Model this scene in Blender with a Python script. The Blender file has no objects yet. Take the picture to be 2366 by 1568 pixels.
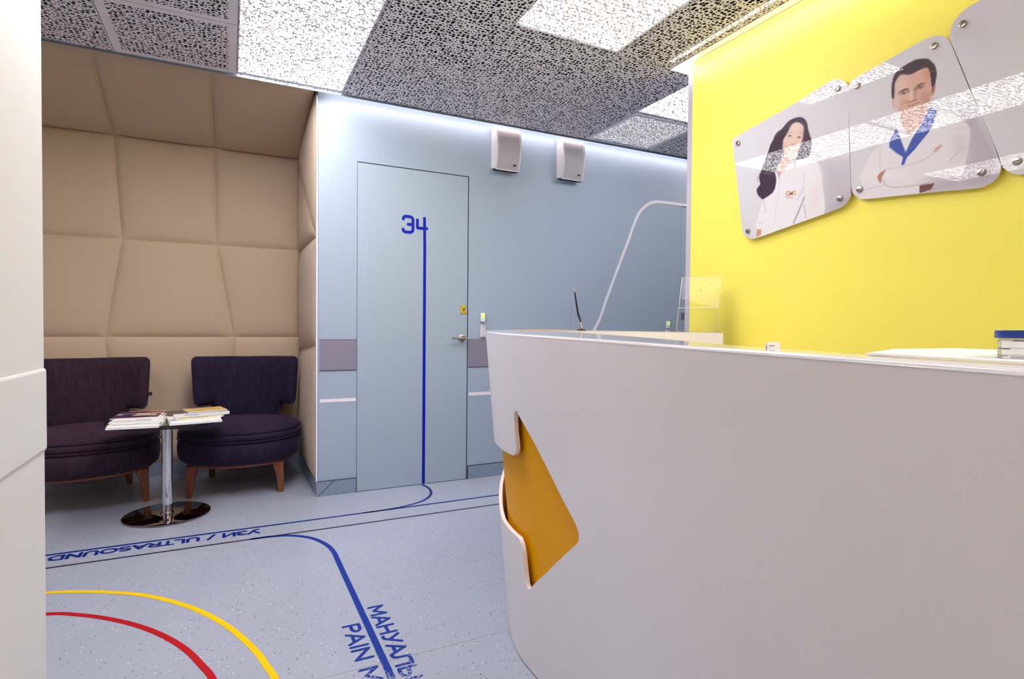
import bpy, bmesh, math, random
import numpy as np
from mathutils import Vector, Matrix
from mathutils.geometry import delaunay_2d_cdt, tessellate_polygon

random.seed(7)
scene = bpy.context.scene
COL = scene.collection
PI = math.pi

# ------------------------------------------------------------------ camera
F, CX, CY = 1313.3, 1183.0, 784.0
YAW, PITCH, ROLL = math.radians(26.455), math.radians(-1.2), math.radians(.514)
CAM = np.array([0, 0, 1.12])
fw = np.array([math.sin(YAW) * math.cos(PITCH), math.cos(YAW) * math.cos(PITCH), math.sin(PITCH)])
rt0 = np.array([math.cos(YAW), -math.sin(YAW), 0]); up0 = np.cross(rt0, fw)
rt = rt0 * math.cos(ROLL) + up0 * math.sin(ROLL)
up = -rt0 * math.sin(ROLL) + up0 * math.cos(ROLL)
cam_data = bpy.data.cameras.new('camera'); cam = bpy.data.objects.new('camera', cam_data); COL.objects.link(cam)
cam_data.sensor_fit = 'HORIZONTAL'; cam_data.sensor_width = 36; cam_data.lens = F / 2366 * 36
cam_data.clip_start = .02
M = Matrix(((rt[0], up[0], -fw[0], CAM[0]), (rt[1], up[1], -fw[1], CAM[1]), (rt[2], up[2], -fw[2], CAM[2]), (0, 0, 0, 1)))
cam.matrix_world = M
scene.camera = cam

# ------------------------------------------------------------------ light levels
LAMP = 27.5        # ceiling light diffusers
LED_BLUE = 38.0    # cove strip above the blue wall
LED_YEL = 32.0     # cove strip above the yellow wall
EXPO = 0.0
scene.view_settings.view_transform = 'Standard'
scene.view_settings.look = 'None'
scene.view_settings.exposure = EXPO
scene.view_settings.gamma = 1
scene.view_settings.use_curve_mapping = False
w = bpy.data.worlds.new('world'); scene.world = w; w.use_nodes = True
w.node_tree.nodes['Background'].inputs[0].default_value = (.9, .93, 1, 1)
w.node_tree.nodes['Background'].inputs[1].default_value = .3
cy = scene.cycles
cy.max_bounces = 10; cy.diffuse_bounces = 6; cy.glossy_bounces = 5; cy.transparent_max_bounces = 16
cy.use_denoising = True
cy.sample_clamp_indirect = 6

# ------------------------------------------------------------------ measuring helpers: a photo measurement turned into a point on a known plane
def ray(x, y): return fw * F + rt * (x - CX) - up * (y - CY)
def onz(x, y, z=0.0):
    d = ray(x, y); return CAM + d * ((z - CAM[2]) / d[2])
def ony(x, y, Y):
    d = ray(x, y); return CAM + d * (Y / d[1])
def onx(x, y, X):
    d = ray(x, y); return CAM + d * (X / d[0])

# ------------------------------------------------------------------ materials
def s2l(c):
    c = c / 255 if c > 1 or isinstance(c, int) else c
    return c / 12.92 if c <= .04045 else ((c + .055) / 1.055) ** 2.4
def rgb(*c): return tuple(s2l(int(v)) for v in c) + (1,)
def mat(name, color, rough=.5, metal=0, spec=.5, **kw):
    m = bpy.data.materials.new(name); m.use_nodes = True
    b = m.node_tree.nodes['Principled BSDF']
    b.inputs['Base Color'].default_value = color
    b.inputs['Roughness'].default_value = rough
    b.inputs['Metallic'].default_value = metal
    b.inputs['Specular IOR Level'].default_value = spec
    for k, v in kw.items(): b.inputs[k.replace('_', ' ')].default_value = v
    return m
def N(m, t, **kw):
    n = m.node_tree.nodes.new(t)
    for k, v in kw.items(): setattr(n, k, v)
    return n
def LK(m, a, b): m.node_tree.links.new(a, b)
def math_n(m, op, a, b=None):
    n = N(m, 'ShaderNodeMath', operation=op)
    for i, v in enumerate((a, b)):
        if v is None: continue
        if isinstance(v, (int, float)): n.inputs[i].default_value = v
        else: LK(m, v, n.inputs[i])
    return n.outputs[0]
def mixc(m, fac, a, b):
    n = N(m, 'ShaderNodeMix', data_type='RGBA')
    if isinstance(fac, (int, float)): n.inputs[0].default_value = fac
    else: LK(m, fac, n.inputs[0])
    for i, v in ((6, a), (7, b)):
        if isinstance(v, tuple): n.inputs[i].default_value = v
        else: LK(m, v, n.inputs[i])
    return n.outputs[2]
def coords(m, scale=1.0):
    t = N(m, 'ShaderNodeTexCoord'); mp = N(m, 'ShaderNodeMapping')
    mp.inputs['Scale'].default_value = (scale,) * 3 if not isinstance(scale, tuple) else scale
    LK(m, t.outputs['Object'], mp.inputs['Vector']); return mp.outputs[0]
def grain(m, color, amt=.05, scale=60.0, bump=.0, detail=4, stretch=(1, 1, 1)):
    """fine grain in colour, optional relief"""
    b = m.node_tree.nodes['Principled BSDF']
    v = coords(m, tuple(scale * s for s in stretch))
    n = N(m, 'ShaderNodeTexNoise'); n.inputs['Scale'].default_value = 1; n.inputs['Detail'].default_value = detail
    LK(m, v, n.inputs['Vector'])
    dk = tuple(c * (1 - amt) for c in color[:3]) + (1,); lt = tuple(min(1, c * (1 + amt)) for c in color[:3]) + (1,)
    r = N(m, 'ShaderNodeMapRange'); r.inputs[1].default_value = .3; r.inputs[2].default_value = .7
    LK(m, n.outputs[0], r.inputs[0])
    LK(m, mixc(m, r.outputs[0], dk, lt), b.inputs['Base Color'])
    if bump:
        bp = N(m, 'ShaderNodeBump'); bp.inputs['Strength'].default_value = bump; bp.inputs['Distance'].default_value = .002
        LK(m, n.outputs[0], bp.inputs['Height']); LK(m, bp.outputs[0], b.inputs['Normal'])
    return m
def emit(name, color, s):
    m = bpy.data.materials.new(name); m.use_nodes = True; nt = m.node_tree; nt.nodes.clear(); m.cycles.emission_sampling = 'FRONT'
    e = nt.nodes.new('ShaderNodeEmission'); e.inputs[0].default_value = color; e.inputs[1].default_value = s
    o = nt.nodes.new('ShaderNodeOutputMaterial'); nt.links.new(e.outputs[0], o.inputs[0]); return m

C_BLUE = rgb(158, 173, 191)
m_blue = grain(mat('blue_wall_laminate', C_BLUE, .42, spec=.4), C_BLUE, .025, 90, .03)
m_door = grain(mat('blue_door_laminate', rgb(159, 175, 190), .38, spec=.4), rgb(159, 175, 190), .025, 90, .02)
m_band = grain(mat('grey_violet_laminate', rgb(132, 126, 146), .45), rgb(132, 126, 146), .04, 120)
C_YEL = rgb(240, 226, 98)
m_yel = grain(mat('yellow_paint', C_YEL, .45, spec=.25), C_YEL, .015, 150, .03)
m_white = grain(mat('white_paint', rgb(226, 224, 226), .55), rgb(226, 224, 226), .015, 200, .04)
m_wallL = grain(mat('white_wall_paint', rgb(213, 211, 212), .55), rgb(213, 211, 212), .015, 200, .04)
m_whitepanel = grain(mat('white_wall_guard', rgb(217, 216, 217), .45), rgb(217, 216, 217), .012, 300, .06)
m_trim = mat('white_trim', rgb(232, 228, 234), .35)
m_lav = mat('aluminium_corner', rgb(200, 192, 208), .35, .3)
m_graytrim = mat('blue_grey_edge_profile', rgb(120, 134, 150), .4, .4)
m_dark = mat('dark_gap', rgb(24, 26, 38), .7)
m_void = mat('dark_ceiling_void', rgb(16, 14, 22), .9)
m_blueprint = mat('blue_vinyl_line', rgb(2, 24, 165), .4, spec=.2)
m_chrome = mat('polished_chrome', rgb(225, 224, 226), .07, 1)
m_nickel = mat('brushed_nickel', rgb(170, 158, 146), .28, 1)
m_brass = mat('yellow_brass', rgb(226, 196, 40), .35, .6)
m_black = mat('black_gloss', rgb(14, 12, 20), .18)
m_corian = grain(mat('white_solid_surface', rgb(223, 218, 222), .34, spec=.5), rgb(223, 218, 222), .01, 300)
m_cortop = mat('polished_white_top', rgb(222, 218, 222), .06, spec=.6)
m_edge = mat('white_cut_edge', rgb(236, 228, 228), .35)
m_bounce = mat('inner_panel_yellow_bounce', rgb(226, 218, 206), .45)  # white panel; the yellow wall's bounce light is put into its colour
m_amber = grain(mat('amber_panel', rgb(224, 156, 0), .5, spec=.12), rgb(224, 158, 0), .02, 200)
m_wood = mat('reddish_walnut', rgb(122, 66, 38), .4)
grain(m_wood, rgb(122, 66, 38), .22, 40, 0, 5, (1, 1, .15))
m_tabletop = mat('dark_brown_tabletop', rgb(38, 28, 32), .12)
m_acryl = mat('clear_acrylic', (1, 1, 1, 1), .02, Transmission_Weight=1.0, IOR=1.2)
m_speaker = mat('white_speaker_plastic', rgb(228, 224, 226), .4)
m_grille = grain(mat('speaker_grille', rgb(190, 184, 192), .55), rgb(190, 184, 192), .06, 500, .1)
m_glow = mat('lime_button', rgb(214, 240, 120), .3, Emission_Color=rgb(190, 235, 110), Emission_Strength=.5)
m_plastic = mat('light_grey_plastic', rgb(206, 202, 208), .4)
m_paper = mat('white_paper', rgb(240, 239, 238), .6)
m_bluelid = mat('blue_lid_plastic', rgb(14, 52, 140), .35)
m_red = mat('red_print', rgb(200, 90, 80), .5)
m_inkgrey = mat('grey_ink', rgb(110, 100, 120), .5)
m_orange = mat('orange_print', rgb(208, 150, 110), .5)

# beige wool of the padded niche
C_BEI = rgb(196, 174, 150)
m_beige = grain(mat('beige_wool', C_BEI, .85, spec=.15, Sheen_Weight=.15), C_BEI, .05, 420, .25, 3)

# velvet
def velvet(name, c):
    m = mat(name, c, .75, spec=.15, Sheen_Weight=.55, Sheen_Roughness=.4, Sheen_Tint=rgb(120, 96, 130))
    return grain(m, c, .28, 55, .15, 5, (1, 1, .22))
m_velL = velvet('dark_plum_velvet', rgb(52, 36, 50))
m_velR = velvet('dark_aubergine_velvet', rgb(36, 28, 50))

# terrazzo-look vinyl floor
def vinyl(name, base, speck=1.0, cut=.0):
    m = mat(name, base, .3, spec=.45)
    b = m.node_tree.nodes['Principled BSDF']
    v = coords(m, 1.0)
    col = None
    nz = N(m, 'ShaderNodeTexNoise'); nz.inputs['Scale'].default_value = 3; nz.inputs['Detail'].default_value = 3; LK(m, v, nz.inputs['Vector'])
    cur = mixc(m, nz.outputs[0], tuple(c * .95 for c in base[:3]) + (1,), tuple(min(1, c * 1.05) for c in base[:3]) + (1,))
    for sc, r, thr, cc in ((62, .085, .72, rgb(84, 88, 104)), (95, .10, .80, rgb(124, 130, 146)), (71, .075, .74, rgb(240, 243, 250)), (33, .05, .6, rgb(60, 62, 80))):
        mp = N(m, 'ShaderNodeVectorMath', operation='ADD'); mp.inputs[1].default_value = (sc * .37, sc * .11, 0); LK(m, v, mp.inputs[0])
        vo = N(m, 'ShaderNodeTexVoronoi'); vo.inputs['Scale'].default_value = sc; LK(m, mp.outputs[0], vo.inputs['Vector'])
        sep = N(m, 'ShaderNodeSeparateColor'); LK(m, vo.outputs['Color'], sep.inputs[0])
        a = math_n(m, 'LESS_THAN', vo.outputs['Distance'], r * speck)
        g = math_n(m, 'GREATER_THAN', sep.outputs[0], thr)
        cur = mixc(m, math_n(m, 'MULTIPLY', a, g), cur, cc)
    LK(m, cur, b.inputs['Base Color'])
    return m
m_floor = vinyl('speckled_grey_blue_vinyl', rgb(158, 163, 179), 1.9)
m_base = vinyl('speckled_blue_vinyl_skirting', rgb(130, 144, 166), 1.7)

def worn(name, c, wear=.0):
    m = mat(name, c, .4, spec=.2); b = m.node_tree.nodes['Principled BSDF']
    v = N(m, 'ShaderNodeNewGeometry').outputs['Position']
    n = N(m, 'ShaderNodeTexNoise'); n.inputs['Scale'].default_value = 110; n.inputs['Detail'].default_value = 6; LK(m, v, n.inputs['Vector'])
    n2 = N(m, 'ShaderNodeTexNoise'); n2.inputs['Scale'].default_value = 3.2; LK(m, v, n2.inputs['Vector'])
    # wear grows towards the near end of the lettering (a stain with a place of its own)
    sx = N(m, 'ShaderNodeSeparateXYZ'); LK(m, v, sx.inputs[0])
    y = N(m, 'ShaderNodeMapRange'); y.inputs[1].default_value = 2.05; y.inputs[2].default_value = 1.75; y.inputs[3].default_value = 0; y.inputs[4].default_value = wear
    LK(m, sx.outputs[1], y.inputs[0])
    s = math_n(m, 'ADD', math_n(m, 'MULTIPLY', n.outputs[0], .8), math_n(m, 'MULTIPLY', n2.outputs[0], .2))
    thr = math_n(m, 'SUBTRACT', .70, y.outputs[0])
    k = math_n(m, 'GREATER_THAN', s, thr)
    LK(m, mixc(m, math_n(m, 'MULTIPLY', k, .75), c, rgb(158, 163, 179)), b.inputs['Base Color'])
    return m
m_fblue = worn('worn_blue_floor_paint', rgb(8, 44, 138), .2)
m_fblue2 = worn('blue_floor_paint', rgb(6, 34, 120), 0)
m_fyel = worn('yellow_floor_paint', rgb(232, 190, 0), 0)
m_fred = worn('red_floor_paint', rgb(172, 14, 26), 0)
m_fblack = mat('black_floor_tape', rgb(18, 16, 26), .5)

# perforated metal ceiling: round holes of three sizes, really open
def perforated(name, k):
    m = mat(name, rgb(240, 235, 242), .5, .0, spec=.4); nt = m.node_tree
    b = nt.nodes['Principled BSDF']; out = nt.nodes['Material Output']
    v = coords(m, 1.0)
    masks = []
    for sc, off, rnd, sizes in ((43, 0.0, .62, ((.0, .43), (.36, .33), (.7, .22))), (43, 7.31, .5, None)):
        ad = N(m, 'ShaderNodeVectorMath', operation='ADD'); ad.inputs[1].default_value = (off, off * .4, 0); LK(m, v, ad.inputs[0])
        vo = N(m, 'ShaderNodeTexVoronoi', voronoi_dimensions='2D'); vo.inputs['Scale'].default_value = sc; vo.inputs['Randomness'].default_value = rnd
        LK(m, ad.outputs[0], vo.inputs['Vector'])
        if sizes:
            sep = N(m, 'ShaderNodeSeparateColor'); LK(m, vo.outputs['Color'], sep.inputs[0])
            a = math_n(m, 'MULTIPLY', math_n(m, 'GREATER_THAN', sep.outputs[0], .36), -.10 * k)
            c2 = math_n(m, 'MULTIPLY', math_n(m, 'GREATER_THAN', sep.outputs[0], .7), -.10 * k)
            r = math_n(m, 'ADD', math_n(m, 'ADD', a, c2), .43 * k)
            masks.append(math_n(m, 'LESS_THAN', vo.outputs['Distance'], r)); base = vo
        else:
            # small pin holes only in the spaces the first pattern leaves
            far = math_n(m, 'GREATER_THAN', base.outputs['Distance'], .52)
            masks.append(math_n(m, 'MULTIPLY', far, math_n(m, 'LESS_THAN', vo.outputs['Distance'], .30 * k)))
    hole = math_n(m, 'MAXIMUM', masks[0], masks[1])
    tr = N(m, 'ShaderNodeBsdfTransparent'); mx = N(m, 'ShaderNodeMixShader')
    LK(m, hole, mx.inputs[0]); LK(m, b.outputs[0], mx.inputs[1]); LK(m, tr.outputs[0], mx.inputs[2]); LK(m, mx.outputs[0], out.inputs[0])
    return m
m_perf = perforated('perforated_grey_metal', .87)
m_perf2 = perforated('perforated_lamp_panel', 1.0)  # holes wider than in the other panels, standing in for lamp glare
m_metalplain = mat('plain_grey_metal', rgb(238, 233, 240), .5)

# ------------------------------------------------------------------ mesh helpers
def obj(name, verts, faces, m, parent=None, smooth=False, bevel=0):
    me = bpy.data.meshes.new(name); me.from_pydata([tuple(map(float, v)) for v in verts], [], faces)
    me.materials.append(m); me.update()
    if smooth:
        me.polygons.foreach_set('use_smooth', [True] * len(me.polygons))
    o = bpy.data.objects.new(name, me); COL.objects.link(o)
    if parent: o.parent = parent
    if bevel:
        bv = o.modifiers.new('bevel', 'BEVEL'); bv.width = bevel; bv.segments = 2; bv.limit_method = 'ANGLE'
    return o
def boxvf(a, b, off=0):
    (x0, y0, z0), (x1, y1, z1) = a, b
    v = [(x0, y0, z0), (x1, y0, z0), (x1, y1, z0), (x0, y1, z0), (x0, y0, z1), (x1, y0, z1), (x1, y1, z1), (x0, y1, z1)]
    f = [(0, 3, 2, 1), (4, 5, 6, 7), (0, 1, 5, 4), (1, 2, 6, 5), (2, 3, 7, 6), (3, 0, 4, 7)]
    return v, [tuple(i + off for i in q) for q in f]
def box(name, a, b, m, parent=None, bevel=0): return obj(name, *boxvf(a, b), m, parent, False, bevel)
def boxes(name, lst, m, parent=None, bevel=0):
    V, Fc = [], []
    for a, b in lst:
        v, f = boxvf(a, b, len(V)); V += v; Fc += f
    return obj(name, V, Fc, m, parent, False, bevel)
def empty(name, loc=(0, 0, 0), rz=0):
    o = bpy.data.objects.new(name, None); COL.objects.link(o); o.location = loc; o.rotation_euler = (0, 0, rz); o.empty_display_size = .1; return o
def tag(o, label, cat, group=None):
    o['label'] = label; o['category'] = cat
    if group: o['group'] = group
    return o
def struct(o): o['kind'] = 'structure'; return o
def lathe(name, prof, m, parent=None, n=40, loc=(0, 0, 0), smooth=True, axis='Z', sharp=True):
    V, Fc = [], []
    for r, z in prof:
        for i in range(n):
            a = 2 * PI * i / n; V.append((r * math.cos(a), r * math.sin(a), z))
    for k in range(len(prof) - 1):
        for i in range(n):
            j = (i + 1) % n; Fc.append((k * n + i, k * n + j, (k + 1) * n + j, (k + 1) * n + i))
    Fc.append(tuple(range(n - 1, -1, -1))); Fc.append(tuple(range((len(prof) - 1) * n, len(prof) * n)))
    if axis == 'Y': V = [(x, -z, y) for x, y, z in V]      # axis towards -Y
    if axis == 'X': V = [(-z, x, y) for x, y, z in V]      # axis towards -X
    V = [(x + loc[0], y + loc[1], z + loc[2]) for x, y, z in V]
    o = obj(name, V, Fc, m, parent, smooth)
    if smooth:
        o.data.set_sharp_from_angle(angle=math.radians(40))
    return o
def tube(name, pts, r, m, parent=None, n=12, taper=None):
    pts = [Vector(p) for p in pts]; V, Fc = [], []
    for k, p in enumerate(pts):
        d = (pts[min(k + 1, len(pts) - 1)] - pts[max(k - 1, 0)]).normalized()
        u = d.orthogonal().normalized() if k == 0 else (u - d * u.dot(d)).normalized()
        v = d.cross(u); rr = taper[k] if taper else r
        for i in range(n):
            a = 2 * PI * i / n; V.append(p + (u * math.cos(a) + v * math.sin(a)) * rr)
    for k in range(len(pts) - 1):
        for i in range(n):
            j = (i + 1) % n; Fc.append((k * n + i, k * n + j, (k + 1) * n + j, (k + 1) * n + i))
    Fc.append(tuple(range(n - 1, -1, -1))); Fc.append(tuple(range((len(pts) - 1) * n, len(pts) * n)))
    o = obj(name, V, Fc, m, parent, True); o.data.set_sharp_from_angle(angle=math.radians(50)); return o
def catmull(P, per=8, closed=False):
    P = [np.array(p, float) for p in P]; n = len(P); out = []
    rng = n if closed else n - 1
    for i in range(rng):
        g = (lambda k: P[k % n]) if closed else (lambda k: P[max(0, min(n - 1, k))])
        a, b, c, d = g(i - 1), g(i), g(i + 1), g(i + 2)
        for s in range(per):
            t = s / per
            out.append(.5 * ((2 * b) + (c - a) * t + (2 * a - 5 * b + 4 * c - d) * t * t + (3 * b - a - 3 * c + d) * t ** 3))
    if not closed: out.append(P[-1])
    return out
def ribbon(name, pts, width, plane, m, parent=None, th=.001, cap=True):
    """flat strip of tape along 2D pts; plane = function (a,b,h)->xyz"""
    pts = [np.array(p, float)[:2] for p in pts]
    L, R = [], []
    for k, p in enumerate(pts):
        d = pts[min(k + 1, len(pts) - 1)] - pts[max(k - 1, 0)]; d = d / np.linalg.norm(d)
        nn = np.array([-d[1], d[0]]) * width / 2
        L.append(p + nn); R.append(p - nn)
    c0, c1 = [], []
    if cap:
        for pe, pi, lst in ((pts[0], pts[1], c0), (pts[-1], pts[-2], c1)):
            d = pe - pi; a0 = math.atan2(d[1], d[0])
            for q in range(1, 6):
                a = a0 - PI / 2 + PI * q / 6; lst.append(pe + np.array([math.cos(a), math.sin(a)]) * width / 2)
    V, Fc = [], []
    n = len(pts)
    for h in (0, th):
        for p in L + R: V.append(plane(p[0], p[1], h))
    for h in (0, 1):
        o = h * 2 * n
        for k in range(n - 1):
            q = (o + k, o + k + 1, o + n + k + 1, o + n + k); Fc.append(q if h == 0 else q[::-1])
    for k in range(n - 1):
        Fc.append((k, 2 * n + k, 2 * n + k + 1, k + 1)); Fc.append((n + k, n + k + 1, 3 * n + k + 1, 3 * n + k))
    Fc.append((0, n, 3 * n, 2 * n)); Fc.append((n - 1, 3 * n - 1, 4 * n - 1, 2 * n - 1))
    for lst, ia, ib in ((c0, n, 0), (c1, 0, n)):
        if lst:
            e = 0 if lst is c0 else n - 1
            s = len(V)
            for p in lst: V.append(plane(p[0], p[1], th * .98))
            # fan from R/L end
            A, B = (2 * n + 0, 3 * n + 0) if lst is c0 else (3 * n + n - 1, 2 * n + n - 1)
            Fc.append(tuple([A] + list(range(s, s + len(lst))) + [B]))
    return obj(name, V, Fc, m, parent)
def PF(a, b, h): return (a, b, h + .0004)                 # on the floor
def PB(a, b, h): return (a, YB - h - .0003, b)            # on the blue wall (X,Z)
def text_mesh(name, body, size, m, parent=None, th=.0006, bold=.012):
    cu = bpy.data.curves.new(name, 'FONT'); cu.body = body; cu.size = size; cu.extrude = 0; cu.offset = bold * size; cu.fill_mode = 'FRONT'; cu.resolution_u = 6
    o = bpy.data.objects.new(name + '_tmp', cu); COL.objects.link(o)
    dg = bpy.context.evaluated_depsgraph_get()
    me = bpy.data.meshes.new_from_object(o.evaluated_get(dg)); bpy.data.objects.remove(o); bpy.data.curves.remove(cu)
    bm = bmesh.new(); bm.from_mesh(me); bmesh.ops.remove_doubles(bm, verts=bm.verts, dist=1e-5); bmesh.ops.dissolve_degenerate(bm, edges=bm.edges, dist=1e-6); bm.to_mesh(me); bm.free()
    me.name = name; me.materials.clear(); me.materials.append(m)
    r = bpy.data.objects.new(name, me); COL.objects.link(r)
    if parent: r.parent = parent
    return r
def fit_text(o, P0, PX, PY):
    """map mesh bounds so left-bottom -> P0, right-bottom -> PX, left-top -> PY (world vectors)"""
    me = o.data; vs = np.array([v.co[:] for v in me.vertices])
    a = vs.min(0); b = vs.max(0)
    P0, PX, PY = map(lambda p: np.array(p, float), (P0, PX, PY))
    nrm = np.cross(PX - P0, PY - P0); nrm /= np.linalg.norm(nrm)
    for v, c in zip(me.vertices, vs):
        s = (c[0] - a[0]) / (b[0] - a[0]); t = (c[1] - a[1]) / (b[1] - a[1])
        v.co = Vector(P0 + (PX - P0) * s + (PY - P0) * t + nrm * .0005)
    me.update()
def union_strokes(strokes, wd, rnd=True):
    """flat union of thick strokes: (2D points, triangles)"""
    polys = []
    for st in strokes:
        st = [np.array(p, float) for p in st]
        for a, b in zip(st[:-1], st[1:]):
            if np.linalg.norm(b - a) < 1e-6: continue
            d = (b - a) / max(1e-9, np.linalg.norm(b - a)); n = np.array([-d[1], d[0]]) * wd / 2
            polys.append([a + n, b + n, b - n, a - n])
        ends = range(len(st)) if rnd else range(1, len(st) - 1)
        for k in ends:
            p = st[k]; polys.append([p + np.array([math.cos(q * PI / 6 + .11), math.sin(q * PI / 6 + .11)]) * wd / 2 for q in range(12)])
    P, E_ = [], []
    for pl in polys:
        o = len(P); P += [Vector(p) for p in pl]; E_ += [(o + k, o + (k + 1) % len(pl)) for k in range(len(pl))]
    vo, eo, fo, *_r = delaunay_2d_cdt(P, E_, [], 0, 1e-7)
    def ins(p, pl):
        sgn = [((pl[(k + 1) % len(pl)] - pl[k])[0] * (p[1] - pl[k][1]) - (pl[(k + 1) % len(pl)] - pl[k])[1] * (p[0] - pl[k][0])) for k in range(len(pl))]
        return all(v >= 0 for v in sgn) or all(v <= 0 for v in sgn)
    fs = []
    for f in fo:
        c = (vo[f[0]] + vo[f[1]] + vo[f[2]]) / 3
        if any(ins(c, pl) for pl in polys): fs.append(tuple(f))
    used = sorted({i for f in fs for i in f}); mp = {v: k for k, v in enumerate(used)}
    return [tuple(vo[i]) for i in used], [tuple(mp[i] for i in f) for f in fs]
def arc(cx, cy_, rx, ry, a0, a1, n=10):
    return [(cx + rx * math.cos(math.radians(a0 + (a1 - a0) * k / n)), cy_ + ry * math.sin(math.radians(a0 + (a1 - a0) * k / n))) for k in range(n + 1)]
# sans letters as strokes: (advance, strokes) in a box of height 1
GLYPH = {
 'У': (.74, [[(.08, 1), (.38, .38)], [(.68, 1), (.38, .30), (.30, .10), (.20, .02), (.08, .04)]]),
 'З': (.66, [arc(.30, .75, .24, .22, 150, -90), arc(.30, .27, .27, .26, 90, -150)]),
 'И': (.82, [[(.1, 1), (.1, .03), (.70, .97), (.70, 0)]]),
 '/': (.46, [[(.06, -.05), (.38, 1.05)]]),
 'U': (.80, [[(.1, 1)] + arc(.38, .32, .28, .30, 180, 360) + [(.66, 1)]]),
 'L': (.62, [[(.1, 1), (.1, .03), (.55, .03)]]),
 'T': (.66, [[(.02, .97), (.62, .97)], [(.32, .97), (.32, 0)]]),
 'R': (.72, [[(.1, 0), (.1, .97), (.36, .97)] + arc(.38, .73, .22, .24, 90, -90, 8) + [(.1, .49)], [(.38, .49), (.64, 0)]]),
 'A': (.80, [[(.04, 0), (.38, .98), (.72, 0)], [(.15, .32), (.61, .32)]]),
 'S': (.68, [arc(.33, .74, .24, .23, 40, 270) + arc(.33, .27, .26, .25, 90, -140)]),
 'O': (.94, [arc(.45, .5, .37, .47, 0, 360, 22)]),
 'N': (.82, [[(.1, 0), (.1, .97), (.68, .03), (.68, 1)]]),
 'D': (.80, [[(.1, .03), (.1, .97), (.32, .97)] + arc(.32, .5, .38, .47, 90, -90, 12) + [(.1, .03)]]),
 'М': (.94, [[(.1, 0), (.1, .97), (.45, .25), (.80, .97), (.80, 0)]]),
 'А': (.80, [[(.04, 0), (.38, .98), (.72, 0)], [(.15, .32), (.61, .32)]]),
 'Н': (.80, [[(.1, 0), (.1, 1)], [(.66, 0), (.66, 1)], [(.1, .5), (.66, .5)]]),
 'Л': (.80, [[(.02, .03), (.14, .12), (.18, .5), (.20, .97), (.68, .97), (.68, 0)]]),
 'Ь': (.70, [[(.1, 1), (.1, .03), (.34, .03)] + arc(.36, .29, .22, .26, -90, 90, 8) + [(.1, .55)]]),
 'P': (.68, [[(.1, 0), (.1, .97), (.36, .97)] + arc(.36, .71, .23, .26, 90, -90, 8) + [(.1, .45)]]),
 'I': (.26, [[(.12, 0), (.12, 1)]]),
 'M': (.94, [[(.1, 0), (.1, .97), (.45, .25), (.80, .97), (.80, 0)]]),
 ' ': (.38, []),
}
def lettering(body, P0, PX, PY, m, label, wd=.0125):
    """one child object per letter, painted strokes joined into a single flat shape"""
    P0, PX, PY = [np.array(p, float) for p in (P0, PX, PY)]
    e = empty('floor_lettering', (P0[0], P0[1], 0)); tag(e, label, 'floor lettering')
    tot = sum(GLYPH[c][0] for c in body); L = np.linalg.norm(PX - P0); Hh_ = np.linalg.norm(PY - P0)
    ex, ey = (PX - P0) / L, (PY - P0) / Hh_; kx_ = L / tot; cur = 0
    flip = np.cross(ex, ey)[2] < 0
    for c in body:
        adv, st = GLYPH[c]
        if st:
            mst = [[((cur + x) * kx_, y * (Hh_ - wd) + wd / 2) for x, y in s_] for s_ in st]
            v2, f2 = union_strokes(mst, wd, True)
            V = [(ex * a + ey * b)[:2] for a, b in v2]
            obj('letter', [(p[0], p[1], .0009) for p in V], [f[::-1] if flip else f for f in f2], m, e)
        cur += adv
    return e

# ------------------------------------------------------------------ room sizes
YB = 3.88       # blue wall
H = 2.607       # perforated ceiling
YN = 4.90       # back of the padded niche
XW = 2.39       # yellow wall
YE = 2.496      # end of the yellow wall
XL = -.343      # near white wall
ZT = 2.95

# floor
floor = struct(box('floor', (-3, -2.5, -.06), (5.6, 5.05, 0), m_floor))
box('seam', (-3, 1.8625, 0), (5.5, 1.8645, .0006), mat('seam_weld', rgb(150, 152, 160), .5), floor)

# blue wall, with its two door openings
D1a, D1b, D1t = .766, 1.570, 2.2195
D2a, D2b, D2t = 3.600, 4.42, 2.2135
wb = struct(boxes('wall_back', [((.515, YB, 0), (D1a, YB + .12, ZT)), ((D1a, YB, D1t), (D1b, YB + .12, ZT)), ((D1b, YB, 0), (D2a, YB + .12, ZT)),
                         ((D2a, YB, D2t), (D2b, YB + .12, ZT)), ((D2b, YB, 0), (5.6, YB + .12, ZT)), ((D1a, YB + .05, 0), (D1b, YB + .12, D1t)), ((D2a, YB + .05, 0), (D2b, YB + .12, D2t))], m_blue))
for x0, x1 in ((.527, D1a - .001), (D1b + .001, D2a - .001), (D2b + .001, 5.5)):
    box('wall_guard_panel', (x0, YB - .004, .829), (x1, YB, 1.029), m_band, wb)
    boxes('panel_seam', [((x0, YB - .0045, .826), (x1, YB, .829)), ((x0, YB - .0045, 1.029), (x1, YB, 1.031))], m_dark, wb)
ribbon('white_stripe', [(.53, .628), (D1a - .004, .628)], .022, PB, m_trim, wb, cap=False)
arch = [(1.58, .628), (2.15, .628), (2.28, .635), (2.37, .68), (2.43, .76)]
arch += [tuple(ony(x, y, YB)[[0, 2]]) for x, y in ((1378, 752), (1400, 694), (1425, 626), (1450, 560), (1470, 505), (1483, 484), (1499, 471), (1513, 466.5), (1527, 466.5), (1560, 470.5), (1592, 475))]
arch += [(3.9, 2.233), (4.6, 2.233)]
ribbon('white_arch_stripe', catmull(arch, 6), .024, PB, m_trim, wb, cap=False)
struct(boxes('trim_2', [((.506, YB - .003, .098), (.5155, YB + .02, H))], m_trim))
struct(boxes('trim_3', [((.5156, YB - .002, .098), (.5185, YB + .005, H))], mat('blue_corner_line', rgb(70, 96, 160), .4)))

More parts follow.
